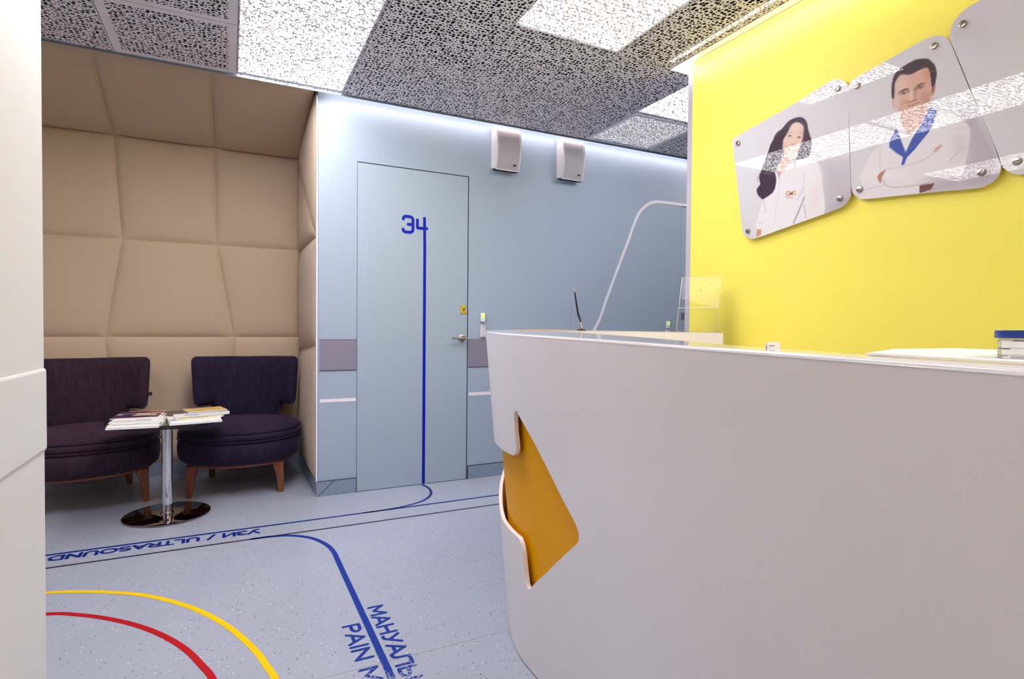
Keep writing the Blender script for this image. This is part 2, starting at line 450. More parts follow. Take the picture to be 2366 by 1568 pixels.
# skirting
sk = [((.515, YB - .006, 0), (D1a - .001, YB, .098)), ((D1b + .001, YB - .006, 0), (D2a, YB, .098)), ((D2b, YB - .006, 0), (5.5, YB, .098))]
bb = struct(boxes('baseboard_back', sk, m_base))
boxes('cap_line', [((a[0], a[1] - .001, .098), (b[0], b[1], .1005)) for a, b in sk], m_dark, bb)
boxes('cap_end', [((D1a - .003, YB - .007, 0), (D1a, YB, .1)), ((D1b, YB - .007, 0), (D1b + .004, YB, .1))], m_dark, bb)
ribbon('mitre_cut', [(.519, .004), (.62, .097)], .003, lambda a, b, h: (a, YB - .006 - h, b), m_dark, bb, .0008, False)
bn = struct(boxes('baseboard_niche', [((-1.8, YN - .012, 0), (.515, YN + .02, .10))], m_base))
bs = struct(boxes('baseboard_side', [((.509, YB - .004, 0), (.52, YN, .10))], m_base))

# doors
def door(name, a, b, t, label=None):
    d = empty(name, ((a + b) / 2, YB, 0)); struct(d)
    lx = (a + b) / 2
    boxes('door_leaf', [((a + .003 - lx, .001, .004), (b - .008 - lx, .045, t - .006))], m_door, d)
    boxes('door_gap', [((a - lx, .004, 0), (b - lx, .049, .0035)), ((a - lx, .004, t - .006), (b - lx, .049, t)), ((a - lx, .01, 0), (a + .003 - lx, .049, t)), ((b - .008 - lx, .01, 0), (b - lx, .049, t))], m_dark, d)
    return d
d1 = door('door_1', D1a, D1b, D1t)
d2 = door('door_2', D2a, D2b, D2t)
def on_door(o, d):
    o.parent = d; o.location = (-d.location[0], -d.location[1], 0)
def wpts(l): return [tuple(ony(x, y, YB)[[0, 2]]) for x, y in l]
three = wpts([(931.9, 505.5), (932.5, 502), (936.7, 499.3), (942, 499.8), (948, 500.7), (952, 503), (954, 507), (954, 518), (954, 530), (952, 534.5), (948.5, 536.6), (942, 536), (936.2, 535.4), (932.5, 532.5), (931.4, 529)])
PD = lambda a, b, h: (a, YB - h + .0008, b)
four_top = ony(980.8, 504.3, YB)[[0, 2]]; lx0 = four_top[0] + .003
def wall_strokes(nm, strokes, wd, hh):
    v2, f2 = union_strokes(strokes, wd)
    n = len(v2)
    o = obj(nm, [(a, YB + hh, b) for a, b in v2], f2, m_blueprint); on_door(o, d1)
wall_strokes('digit_three', [[tuple(p) for p in catmull(three, 3)], wpts([(943.2, 518), (953.5, 518.7)])], .021, -.0004)
wall_strokes('digit_four', [wpts([(964.5, 508), (964.5, 525.2), (965.3, 526.3), (986.2, 528)]), [tuple(four_top), (lx0, four_top[1] - .2)], [(lx0, four_top[1] - .2), (lx0, .014)]], .021, -.0004)
# lever handle with round rose, and yellow lock plate
hx, hz = ony(1066.5, 781, YB)[[0, 2]]
rose = lathe('rose', [(.027, 0), (.027, .006), (.022, .009), (.014, .011), (.011, .03), (.011, .045)], m_nickel, None, 28, (hx, YB, hz), axis='Y'); on_door(rose, d1)
lev = tube('lever', [(hx + .03, YB - .047, hz), (hx, YB - .05, hz), (hx - .05, YB - .05, hz), (hx - .092, YB - .047, hz)], .0075, m_nickel, n=12); on_door(lev, d1)
lx, lz = ony(1070.8, 715, YB)[[0, 2]]
lp = box('lock_plate', (lx - .022, YB - .004, lz - .031), (lx + .021, YB + .001, lz + .031), m_brass, None, .001); on_door(lp, d1)
kc = lathe('lock_cylinder', [(.009, 0), (.009, .008), (.007, .009)], m_nickel, None, 20, (lx, YB - .004, lz + .008), axis='Y'); on_door(kc, d1)
kh = box('keyhole', (lx - .003, YB - .006, lz - .016), (lx + .003, YB - .0035, lz + .002), mat('bronze_slot', rgb(130, 104, 60), .4, .7), None); on_door(kh, d1)
for sx in (-1, 1):
    for sz in (-1, 1):
        s = lathe('screw', [(.003, 0), (.003, .0015)], m_dark, None, 10, (lx + sx * .0165, YB - .004, lz + sz * .0255), axis='Y'); on_door(s, d1)
x2, z2 = ony(1578, 730, YB)[[0, 2]]
p2 = box('lock_plate', (x2 - .024, YB - .002, z2 - .032), (x2 + .024, YB + .001, z2 + .032), m_band, None); on_door(p2, d2)
for dz in (-.012, .014):
    s = lathe('screw', [(.006, 0), (.006, .002)], m_dark, None, 12, (x2, YB - .002, z2 + dz), axis='Y'); on_door(s, d2)

# ------------------------------------------------------------------ padded niche
wn = struct(box('wall_niche', (-1.87, YN + .02, 0), (.62, YN + .12, ZT), m_beige))
struct(box('wall_niche_right', (.53, YB + .12, 0), (.62, YN + .02, ZT), m_beige))
struct(box('wall_niche_left', (-1.87, YB + .12, 0), (-1.8, YN + .02, ZT), m_beige))
wnt = struct(empty('ceiling_niche', (0, YB, 2.655)))
wnr, wnl = bpy.data.objects['wall_niche_right'], bpy.data.objects['wall_niche_left']
def pad(c, bulge, par=None, flip=False, n=22, name='padded_panel'):
    """c: four corners counterclockwise seen from the room; a stuffed panel between sewn edges"""
    c = [np.array(p, float) for p in c]
    nr = np.cross(c[1] - c[0], c[3] - c[0])
    if np.linalg.norm(nr) < 1e-4: nr = np.cross(c[2] - c[1], c[3] - c[1])
    nr = nr / np.linalg.norm(nr) * (-1 if flip else 1)
    V, Fc = [], []
    for j in range(n + 1):
        for i in range(n + 1):
            s, t = (1 - math.cos(PI * i / n)) / 2, (1 - math.cos(PI * j / n)) / 2
            s, t = .5 * s + .5 * i / n, .5 * t + .5 * j / n
            p = (c[0] * (1 - s) + c[1] * s) * (1 - t) + (c[3] * (1 - s) + c[2] * s) * t
            e = (1 - abs(2 * s - 1) ** 5) * (1 - abs(2 * t - 1) ** 5)
            h = bulge * 1.5 * max(0, e) ** .5 + bulge * .4 * (1 - (2 * s - 1) ** 2) * (1 - (2 * t - 1) ** 2)
            V.append(p + nr * h)
    for j in range(n):
        for i in range(n):
            a = j * (n + 1) + i; Fc.append((a, a + 1, a + n + 2, a + n + 1))
    if flip: Fc = [f[::-1] for f in Fc]
    par = par or wn; V = [v - np.array(par.location) for v in V]
    return obj(name, V, Fc, m_beige, par, True)
xs = {3: (-1.80, -1.32, -.682, -.094, .522), 2.465: (-1.80, -1.40, -.733, -.094, .522), 1.727: (-1.80, -1.34, -.686, -.084, .522), 1.028: (-1.80, -1.42, -.790, .031, .522), .10: (-1.80, -1.36, -.73, -.02, .522)}
zr = [.10, 1.028, 1.727, 2.465]
for r in range(3):
    a, b = xs[zr[r]], xs[zr[r + 1]]
    for k in range(4):
        pad([(a[k], YN, zr[r]), (a[k + 1], YN, zr[r]), (b[k + 1], YN, zr[r + 1]), (b[k], YN, zr[r + 1])], .022)
a, b = xs[2.465], xs[3]
for k in range(4):
    pad([(a[k], YN, 2.465), (a[k + 1], YN, 2.465), (b[k + 1] if k < 3 else .50, YB + .008, 2.655), (b[k], YB + .008, 2.655)], .02, wnt)
XS = .522
ft, fm, fl, fb = (.512, YB + .008, 2.655), (.512, YB + .012, 1.70), (.512, YB + .012, .996), (.512, YB + .012, .10)
bc, bm_, bl, bo = (XS, YN, 2.465), (XS, YN, 1.727), (XS, YN, .925), (XS, YN, .10)
pad([bc, fm, ft, bc], .02, wnr); pad([bm_, fm, bc, bm_], .02, wnr)
pad([bl, fl, fm, bm_], .022, wnr); pad([bo, fb, fl, bl], .022, wnr)
LX = -1.80
pad([(LX, YB + .012, .10), (LX, YN, .10), (LX, YN, 1.0), (LX, YB + .012, 1.0)], .022, wnl)
pad([(LX, YB + .012, 1.0), (LX, YN, 1.0), (LX, YN, 1.7), (LX, YB + .012, 1.7)], .022, wnl)
pad([(LX, YB + .012, 1.7), (LX, YN, 1.7), (LX, YN, 2.465), (LX, YB + .008, 2.655)], .022, wnl)

# ------------------------------------------------------------------ other walls
wl = struct(box('wall_left', (XL - .13, -2.5, 0), (XL, 1.48, ZT), m_wallL))
zt, zb = onx(99, 850, XL)[2], onx(99, 1043, XL)[2]
box('wall_guard', (XL - .134, -2.4, zb), (XL + .004, 1.486, zt), m_whitepanel, wl, .006)
wr = struct(box('wall_right', (XW, -2.5, 0), (XW + .12, YE, 2.652), m_yel))
struct(box('trim_1', (XW - .003, YE, 0), (XW + .125, YE + .034, 2.652), m_lav))
struct(box('wall_front', (-3, -2.6, 0), (5.6, -2.5, ZT), m_white))
struct(box('wall_far_left', (-3.1, -2.5, 0), (-3, 5.05, ZT), m_white))
struct(box('wall_far_right', (5.5, -2.5, 0), (5.6, YB, ZT), m_blue))
struct(box('wall_back_left', (-3, YB, 0), (-1.87, YB + .12, ZT), m_blue))

# ------------------------------------------------------------------ ceiling
XG, YG, ZS = 2.262, 2.556, 2.655     # notch cut for the cove above the yellow wall
ceil = struct(box('ceiling', (-3, -2.5, ZT), (5.6, 5.05, ZT + .1), m_void))
gx = [-3, -2.40, -1.79, -1.17, -.56, .04, .653, 1.255, 1.89, 2.51, 3.12, 3.73, 4.34, 4.95, 5.5]
gy = [-2.5, -1.79, -1.17, -.55, .07, .69, 1.31, 1.93, 2.552, 3.17, 3.78]
def perf_panel(x0, x1, y0, y1, border, lamp, dn=0):
    g = .0012
    x0, x1, y0, y1 = x0 + g, x1 - g, y0 + g, y1 - g
    V = [(x0, y0, H), (x1, y0, H), (x1, y1, H), (x0, y1, H), (x0 + border, y0 + border, H), (x1 - border, y0 + border, H), (x1 - border, y1 - border, H), (x0 + border, y1 - border, H)]
    Fc = [(4, 7, 6, 5), (0, 4, 5, 1), (1, 5, 6, 2), (2, 6, 7, 3), (3, 7, 4, 0)]
    o = obj('ceiling_panel', V, Fc, m_perf2 if lamp else m_perf, ceil)
    o.data.materials.append(m_metalplain)
    for p in o.data.polygons[1:]: p.material_index = 1
    return o
def lit(i, j):
    xm, ym = (gx[i] + gx[i + 1]) / 2, (gy[j] + gy[j + 1]) / 2
    if abs(xm - .35) < .1 and (1.31 < ym < 3.78): return True
    if abs(xm - 1.57) < .1 and (1.93 < ym < 2.55): return True
    if abs(xm - 2.81) < .1 and ym > 2.56 and ym < 3.17: return True
    return False
for i in range(len(gx) - 1):
    for j in range(len(gy) - 1):
        x0, x1, y0, y1 = gx[i], gx[i + 1], gy[j], gy[j + 1]
        if y1 < 2.6:
            if x0 >= XG: 
                continue
            x1 = min(x1, XG)
        bd = .0015
        if abs(x0 + .56) < .01 and y0 > 2.5: bd = .04
        if abs(x0 - 2.51) < .01 and y0 > 3.1: bd = .03
        perf_panel(x0, x1, y0, y1, bd, lit(i, j))
# ceiling behind the yellow wall (offices): closed slab
struct(box('ceiling_office', (XW + .12, -2.5, H), (5.5, 2.55, H + .04), m_white))
struct(boxes('trim_4', [((-3, 3.7795, H - .013), (5.5, 3.7835, H + .03))], m_graytrim))
struct(boxes('trim_5', [((XG, -2.5, H - .001), (XG + .006, YG, H + .03)), ((XG, YG - .006, H - .001), (2.62, YG, H + .03))], m_lav))
struct(boxes('trim_6', [((XG, -2.5, ZS), (XW + .25, YG, ZS + .02))], m_white))   # soffit inside the cove
struct(boxes('slot_baffle', [((-3, 3.784, H + .075), (5.5, YB, H + .09)), ((-3, 3.7805, H + .03), (5.5, 3.7835, ZT))], m_graytrim))  # unseen slot cap and upstand, added to keep LED light from the void

# lamps above the perforated panels: bright diffusers in a white tray
m_lamp = emit('lamp_diffuser', (1, .965, .985, 1), LAMP)
m_lampspill = emit('lamp_spill_glow', (1, .965, .985, 1), LAMP * .035)
def ceiling_lamp(x0, x1, y0, y1, label, dim=False):
    e = empty('ceiling_light', ((x0 + x1) / 2, (y0 + y1) / 2, H + .006))
    tag(e, label, 'ceiling light')
    a, b = (x1 - x0) / 2, (y1 - y0) / 2
    boxes('tray', [((-a, -b, 0), (-a + .004, b, .07)), ((a - .004, -b, 0), (a, b, .07)), ((-a, -b, 0), (a, -b + .004, .07)), ((-a, b - .004, 0), (a, b, .07)), ((-a, -b, .07), (a, b, .075))], m_void, e)
    obj('diffuser', [(-a + .005, -b + .005, .008), (a - .005, -b + .005, .008), (a - .005, b - .005, .008), (-a + .005, b - .005, .008)], [(3, 2, 1, 0)], m_lampspill if dim else m_lamp, e)
    return e
ceiling_lamp(.045, .648, 2.56, 3.775, 'long ceiling light glowing through the perforated panel nearest the padded niche')
ceiling_lamp(.045, .648, 1.32, 2.55, 'ceiling light over the near end of the row that starts at the niche')
ceiling_lamp(1.26, 1.885, 1.94, 2.545, 'square ceiling light shining through the perforations at the top middle of the picture')
ceiling_lamp(2.52, 3.115, 2.60, 3.16, 'bright ceiling light just past the end of the yellow wall')
ceiling_lamp(2.52, 3.115, 3.175, 3.77, 'added dim glow by the blue wall for the spill of the bright ceiling light beside it', True)  # added glowing sheet, imitates the neighbouring lamp fading towards the wall
ceiling_lamp(-1.785, -1.175, 1.95, 3.16, 'ceiling light further left over the waiting area, out of frame')
ceiling_lamp(.045, .648, -1.78, -.56, 'added fill light in the ceiling behind the photographer, niche side')  # this and the next are unseen lamps added for ambient light
ceiling_lamp(1.26, 1.885, -1.78, -.56, 'added fill light in the ceiling behind the photographer, desk side')
ceiling_lamp(4.0, 4.6, 2.75, 3.5, 'ceiling light far along the passage, hidden by the yellow wall')

def led(name, bxs, m, label):
    e = empty(name, bxs[0][0]); tag(e, label, 'LED strip')
    o = boxes('led_tape', bxs, m, e); o.location = [-v for v in bxs[0][0]]
    return e
m_ledb = emit('led_blue_wall', (1, .86, .83, 1), LED_BLUE)
m_ledy = emit('led_yellow_wall', (1, .97, .95, 1), LED_YEL)
led('led_strip', [((.56, 3.788, H + .006), (5.4, 3.798, H + .012))], m_ledb, 'thin LED strip hidden in the ceiling slot along the blue wall')
led('led_strip', [((XG + .012, -2.4, H + .028), (XG + .026, YG - .01, H + .036)), ((XG + .03, YG - .03, H + .028), (2.60, YG - .012, H + .036))], m_ledy, 'bright LED strip along the ceiling edge above the yellow wall')

# ------------------------------------------------------------------ reception desk
Tp = [(.40, -.7), (.50, -.25), (.602, .237), (.675, .69), (.748, 1.11), (.797, 1.475), (.861, 1.84), (.99, 2.246), (1.17, 2.55), (1.45, 2.78), (1.80, 2.80), (2.06, 2.56), (2.32, 2.24)]
Bp = [(.62, -.7), (.68, -.25), (.74, .237), (.79, .69), (.84, 1.11), (.875, 1.46), (.885, 1.70), (.945, 1.905), (1.06, 2.11), (1.30, 2.42), (1.72, 2.6), (2.03, 2.43), (2.30, 2.20)]
Tp = [np.array(p) for p in Tp]; Bp = [np.array(p) for p in Bp]
def cr(P, u):
    n = len(P) - 1; i = min(int(u), n - 1); t = u - i
    g = lambda k: P[max(0, min(n, k))]
    a, b, c, d = g(i - 1), g(i), g(i + 1), g(i + 2)
    return .5 * ((2 * b) + (c - a) * t + (2 * a - 5 * b + 4 * c - d) * t * t + (3 * b - a - 3 * c + d) * t ** 3)
def ztop(y): return 1.087 + .008 * y
def S(u, z):
    t = cr(Tp, u); wv = z / ztop(t[1]); p = cr(Bp, u) * (1 - wv) + t * wv
    return np.array([p[0], p[1], z])
def SN(u, z):
    a = S(min(u + .02, 12), z) - S(max(u - .02, 0), z); b = S(u, z + .01) - S(u, z - .01)
    n = np.cross(b, a); n /= np.linalg.norm(n)        # outward (towards the visitor)
    return n
desk = empty('reception_desk', (1.2, 1.2, 0)); tag(desk, 'large white curved reception desk with an amber cut-out at its nose', 'reception desk')
def dk(o): o.location = (-1.2, -1.2, 0); o.parent = desk; return o
cut = [(5.6, .835), (5.57, .845), (5.51, .85), (5.47, .84), (5.12, .78), (4.8, .715), (4.54, .655), (4.35, .615), (4.305, .6), (4.29, .585), (4.305, .57), (4.35, .555), (4.61, .485), (4.95, .395), (5.36, .3), (5.45, .28), (5.51, .275), (5.55, .285),
       (5.575, .33), (5.59, .375), (5.63, .405), (5.7, .42), (5.93, .415), (6.33, .405), (6.59, .4), (7.0, .405), (7.5, .44), (8.0, .48), (8.3, .52), (8.38, .57), (8.3, .62), (8.0, .64), (7.4, .655), (6.8, .665), (6.27, .675), (5.93, .685), (5.73, .69), (5.65, .7), (5.6, .715), (5.59, .73), (5.61, .775)]
US = 1.0
hole = []
for k in range(len(cut)):
    a, b = np.array(cut[k]), np.array(cut[(k + 1) % len(cut)])
    nseg = max(1, int(np.hypot((b - a)[0] * .35, (b - a)[1]) / .03))
    for q in range(nseg): hole.append(a + (b - a) * q / nseg)
ZR = 1.0
def shell(name, off, m, cutout=True, z0=.004, ru=(0, 12)):
    """wall of the desk in (u, height fraction); offset inwards; with the cut-out left open"""
    def edge_h(u): return ztop(cr(Tp, u)[1]) - .006
    U0, U1 = ru
    nb = int((U1 - U0) / .1)
    pts = [(U0 + (U1 - U0) * k / nb, z0) for k in range(nb)] + [(U1, z0 + (1.0 - z0) * k / 12) for k in range(12)]
    pts += [(U1 - (U1 - U0) * k / nb, 1.0) for k in range(nb)] + [(U0, 1.0 - (1.0 - z0) * k / 12) for k in range(12)]
    nout = len(pts)
    hp = [(p[0], p[1] / 1.0) for p in hole] if cutout else []
    pts2 = pts + hp
    for a in np.arange(U0 + .08, U1 - .05, .1):
        for b in np.arange(z0 + .05, .98, .045):
            if cutout:
                dmin = min((a - h[0]) ** 2 * .12 + (b - h[1]) ** 2 for h in hp)
                if dmin < .00025: continue
            pts2.append((a, b))
    edges = [(k, (k + 1) % nout) for k in range(nout)]
    nh = len(hp); edges += [(nout + k, nout + (k + 1) % nh) for k in range(nh)]
    vo, eo, fo, ov, oe, of = delaunay_2d_cdt([Vector(p) for p in pts2], edges, [], 0, 1e-6)
    def inside(p):
        c = False
        for k in range(nh):
            a, b = hp[k], hp[(k + 1) % nh]
            if (a[1] > p[1]) != (b[1] > p[1]) and p[0] < (b[0] - a[0]) * (p[1] - a[1]) / (b[1] - a[1]) + a[0]: c = not c
        return c
    P3 = []
    for v in vo:
        # heights up to .9 are true heights; above that they follow the sloping rim
        u, z = v[0], v[1]
        hz_ = z if z < .9 else .9 + (z - .9) / .1 * (edge_h(u) - .9)
        P3.append((u, hz_))
    fs = [f for f in fo if not (cutout and inside(((vo[f[0]][0] + vo[f[1]][0] + vo[f[2]][0]) / 3, (vo[f[0]][1] + vo[f[1]][1] + vo[f[2]][1]) / 3)))]
    outer = [S(u, z) - SN(u, z) * off for u, z in P3]
    return P3, outer, fs, (nout, nh, ov)
P3, outer, fs, info = shell('front', 0.0, m_corian)
TH = .014
# orient faces outwards
def orient(V, fs):
    out = []
    for f in fs:
        a, b, c = V[f[0]], V[f[1]], V[f[2]]
        n = np.cross(b - a, c - a); ctr = (a + b + c) / 3
        ref = SN(*uvs[f[0]])
        out.append(tuple(f) if n @ ref > 0 else tuple(f)[::-1])
    return out
uvs = P3
ff = orient(outer, fs)
front = dk(obj('front_panel', outer, ff, m_corian, None, True))
inner = [p - SN(u, z) * TH for p, (u, z) in zip(outer, P3)]
back = dk(obj('front_panel_back', inner, [f[::-1] for f in ff], m_edge, None, True))
# rim around the cut-out: rounded edge
nh = len(hole); V, Fc = [], []
rimprof = [(0, 0), (.002, .0012), (TH * .5, .0016), (TH - .002, .0012), (TH, 0)]
for h in hole:
    u, z = h; nn = SN(u, z); p = S(u, z)
    for t, e in rimprof: V.append(p - nn * t)
K = len(rimprof)
for k in range(nh):
    j = (k + 1) % nh
    for q in range(K - 1): Fc.append((k * K + q, k * K + q + 1, j * K + q + 1, j * K + q))
dk(obj('cut_edge', V, Fc, m_edge, None, True))
# amber body behind the opening
P3b, inn, fsb, _ = shell('amber', .03, m_amber, False, .01, (3.0, 10.0))
uvs = P3b
dk(obj('amber_body', inn, orient(inn, fsb), m_amber, None, True))
# dark strip that paints the shadow line under the desk
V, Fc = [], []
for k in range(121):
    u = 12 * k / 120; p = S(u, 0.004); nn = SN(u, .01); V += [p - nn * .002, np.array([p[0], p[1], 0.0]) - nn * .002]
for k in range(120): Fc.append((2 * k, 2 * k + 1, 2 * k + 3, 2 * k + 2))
dk(obj('base_shadow_strip', V, Fc, m_dark))
# counter top: outer edge from the shell, rolled edge, inner edge around the staff side
def onpl(x, y, a=.033, b=.008):
    d = ray(x, y); return CAM + d * (-a / (d[2] - b * d[1]))
Ip = [(.50, -.7), (.58, -.25), (.655, .16)] + [tuple(onpl(x, y)[:2]) for x, y in ((2150, 829.3), (2024, 820.2), (1850, 808.0), (1700, 797.7), (1607, 789.5), (1480, 778.5), (1354, 769.3))] + [(1.366, 2.306), (1.43, 2.42), (1.56, 2.485), (1.80, 2.43), (2.0, 2.25), (2.19, 2.055)]
Ic = catmull([(p[0], p[1]) for p in Ip], 8)
Oc = [cr(Tp, 12 * k / 160) for k in range(161)]
def outn(k, C):
    d = np.array(C[min(k + 1, len(C) - 1)]) - np.array(C[max(k - 1, 0)]); d = d / np.linalg.norm(d); return np.array([-d[1], d[0]])
V, Fc = [], []
rings = [(0, -.006), (.0008, -.003), (.0025, -.0008), (.006, 0)]
no = len(Oc)
for ins, dz in rings:
    for k, p in enumerate(Oc):
        q = np.array(p) - outn(k, Oc) * ins; V.append((q[0], q[1], ztop(p[1]) + dz))
for r in range(3):
    for k in range(no - 1): Fc.append((r * no + k, (r + 1) * no + k, (r + 1) * no + k + 1, r * no + k + 1))
base = 3 * no
ni = len(Ic); si = len(V)
for p in Ic: V.append((p[0], p[1], ztop(p[1])))
loop = [base + k for k in range(no)] + [si + k for k in range(ni - 1, -1, -1)]
tri = tessellate_polygon([[Vector((V[i][0], V[i][1], 0)) for i in loop]])
for t in tri:
    a, b, c = (loop[i] for i in t)
    pa, pb, pc = V[a], V[b], V[c]
    cr_ = (pb[0] - pa[0]) * (pc[1] - pa[1]) - (pb[1] - pa[1]) * (pc[0] - pa[0])
    Fc.append((a, b, c) if cr_ > 0 else (a, c, b))
# staff-side lip
s2 = len(V)
for p in Ic: V.append((p[0], p[1], ztop(p[1]) - .003))
for k in range(ni - 1): Fc.append((si + k, si + k + 1, s2 + k + 1, s2 + k))
top = dk(obj('countertop', V, Fc, m_cortop, None, False))
for p_ in top.data.polygons[:3 * (no - 1)]: p_.use_smooth = True
top.data.materials.append(m_corian)
V, Fc = [], []
for p in Ic: V += [(p[0], p[1], ztop(p[1]) - .002), (p[0], p[1], .70)]
for k in range(ni - 1): Fc.append((2 * k, 2 * k + 1, 2 * k + 3, 2 * k + 2))
e0 = len(V)   # end faces of the arm beside the yellow wall and of the near arm
for (po, pi_) in ((Oc[-1], Ic[-1]), (Oc[0], Ic[0])):
    s0 = len(V); zt_ = ztop(po[1]) - .0005
    V += [(po[0], po[1], zt_), (pi_[0], pi_[1], zt_), (pi_[0], pi_[1], .0), (po[0], po[1], .0)]
    Fc.append((s0, s0 + 1, s0 + 2, s0 + 3))
dk(obj('staff_side_panel', V, Fc, m_bounce))
wt = [(float(p[0]), float(p[1])) for p in Ic] + [(2.12, 1.75), (1.8, 1.75), (1.62, 1.3), (1.45, .4), (1.3, -.7)]
tri = tessellate_polygon([[Vector((x, y, 0)) for x, y in wt]])
V = [(x, y, .74) for x, y in wt] + [(x, y, .715) for x, y in wt]; nw = len(wt)
Fc = [tuple(t) for t in tri] + [tuple(i + nw for i in t[::-1]) for t in tri] + [(k, (k + 1) % nw, nw + (k + 1) % nw, nw + k) for k in range(nw)]
dk(obj('worktop', V, Fc, m_corian))
for x_, y_ in ((1.27, -.66), (1.50, .9), (2.04, 1.8)): box('worktop_leg', (x_ - 1.2, y_ - 1.2, 0), (x_ - 1.16, y_ - 1.16, .715), m_nickel, desk)

# pen on a stand
def dpt(X, Y): return ztop(Y)
pbX, pbY = onz(1343.5, 760.0, 1.12 - .0105)[:2]
dd = ray(1343.5, 760); sc_ = 2.62 / dd[1]; pX, pY = dd[0] * sc_, 2.62
pz = dpt(pX, pY)
ps = empty('pen_stand', (pX, pY, pz)); tag(ps, 'black counter pen leaning in a small round stand with a ball chain', 'pen')
kx = np.array([math.cos(YAW), -math.sin(YAW), 0])     # across the view
dep = 2.62 * math.cos(YAW) + pX * math.sin(YAW); px2m = dep / F
lathe('stand_base', [(.0255, 0), (.026, .002), (.021, .0055), (.010, .0085), (.006, .010)], m_black, ps, 32)
lathe('socket', [(.0052, .009), (.0062, .014), (.0055, .021), (.004, .024)], mat('gold_socket', rgb(204, 170, 96), .25, 1), ps, 20, tuple(kx * .002))
def pp(dx, dy): return tuple(kx * dx * px2m + np.array([0, 0, dy * px2m]))
tube('pen_barrel', [pp(-1.8, 18), pp(-4.0, 26), pp(-8.5, 40), pp(-8.7, 41), pp(-12, 60), pp(-16.5, 88)], .004, m_black, ps, 14, [.0034, .0052, .0062, .0050, .0050, .0036])
tube('pen_tip', [pp(.5, 11), pp(-1.9, 18.5)], .003, m_chrome, ps, 12, [.0018, .0036])
tube('pen_cap', [pp(-16.5, 88), pp(-17.3, 94), pp(-17.8, 97)], .003, mat('gold_cap', rgb(214, 186, 150), .25, 1), ps, 12, [.003, .0026, .0016])
nb_ = 44; V, Fc = [], []
for k in range(nb_):
    t = k / (nb_ - 1); c = np.array(pp(-19.2 + .9 * t * 0, 96 - t * 96 + .8)); r = .0016
    s = len(V); V += [tuple(c + np.array(q) * r) for q in ((1, 0, 0), (-1, 0, 0), (0, 1, 0), (0, -1, 0), (0, 0, 1), (0, 0, -1))]
    Fc += [tuple(s + i for i in f) for f in ((0, 2, 4), (2, 1, 4), (1, 3, 4), (3, 0, 4), (2, 0, 5), (1, 2, 5), (3, 1, 5), (0, 3, 5))]
obj('ball_chain', V, Fc, m_chrome, ps)
tube('chain_link', [pp(-17.8, 97), pp(-19.2, 96.5)], .0012, m_chrome, ps, 8)

# acrylic sign holder standing on the far arm
dS = ray(1563, 766); tS = 2.32 / dS[1]
A0 = CAM + dS * tS; A0[2] = ztop(A0[1]) + .002
dep = 2.32 * math.cos(YAW) + A0[0] * math.sin(YAW)
cf = np.array([math.sin(YAW), math.cos(YAW), 0])
wv_ = kx * .83 - cf * .56; lv = kx * .56 + cf * .83
Wd = 74 * dep / F / .83; Hh = 126 * dep / F; lean = 31 * dep / F / .56 * .62
sh = empty('sign_holder', tuple(A0)); tag(sh, 'clear acrylic leaflet holder leaning back on the far arm of the desk', 'sign holder')
def slab(name, p0, a, b, nrm, th, m, parent):
    p0, a, b, nrm = [np.array(v, float) for v in (p0, a, b, nrm)]
    nrm = nrm / np.linalg.norm(nrm) * th
    V = [p0, p0 + a, p0 + a + b, p0 + b]; V = V + [v + nrm for v in V]
    Fc = [(0, 3, 2, 1), (4, 5, 6, 7), (0, 1, 5, 4), (1, 2, 6, 5), (2, 3, 7, 6), (3, 0, 4, 7)]
    return obj(name, V, Fc, m, parent)
upv = lv * lean + np.array([0, 0, Hh])
nr_ = np.cross(wv_, upv)
slab('back_sheet', (0, 0, 0), wv_ * Wd, upv, nr_, .0022, m_acryl, sh)
slab('front_sheet', -nr_ / np.linalg.norm(nr_) * -.008, wv_ * Wd, upv * .42, nr_, .0022, m_acryl, sh)
slab('foot', (0, 0, 0), wv_ * Wd, lv * .09 - np.array([0, 0, .0]), (0, 0, 1), .0022, m_acryl, sh)
m_acedge = mat('acrylic_edge_highlight', rgb(226, 214, 214), .25, Alpha=.85)  # pale strips paint the highlight along the sheet edges
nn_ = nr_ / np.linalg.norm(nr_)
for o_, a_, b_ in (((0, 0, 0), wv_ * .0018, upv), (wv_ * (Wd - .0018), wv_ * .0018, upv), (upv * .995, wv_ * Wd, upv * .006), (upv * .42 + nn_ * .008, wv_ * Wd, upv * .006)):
    slab('edge_highlight', np.array(o_) - nn_ * .0002, a_, b_, nr_, .0026, m_acedge, sh)
lathe('rubber_dot', [(.004, 0), (.004, .0015)], mat('clear_dot', rgb(225, 215, 225), .4), sh, 14, tuple(wv_ * Wd * .52 + upv * .76 - nn_ * .001), axis='Y')

# paper, tag and sample jar on the near ledge
def sheet_curl(name, c, rows, m, lift, th=.0012):
    V, Fc = [], []; n = rows
    c = [np.array(p, float) for p in c]
    for lay in (0, th):
        for j in range(n + 1):
            for i in range(n + 1):
                s, t = i / n, j / n
                p = (c[0] * (1 - s) + c[1] * s) * (1 - t) + (c[3] * (1 - s) + c[2] * s) * t
                V.append((p[0], p[1], ztop(p[1]) + .0008 + lift(s, t) + lay))
    w_ = (n + 1) ** 2
    for L_ in (0, 1):
        for j in range(n):
            for i in range(n):
                a = L_ * w_ + j * (n + 1) + i; f = (a, a + 1, a + n + 2, a + n + 1); Fc.append(f if L_ else f[::-1])
    bd = [i for i in range(n)] + [n + j * (n + 1) for j in range(n)] + [n * (n + 1) + n - i for i in range(n)] + [(n - j) * (n + 1) for j in range(n)]
    for k in range(len(bd)):
        a, b = bd[k], bd[(k + 1) % len(bd)]; Fc.append((a, b, b + w_, a + w_))
    return obj(name, V, Fc, m, None, False)
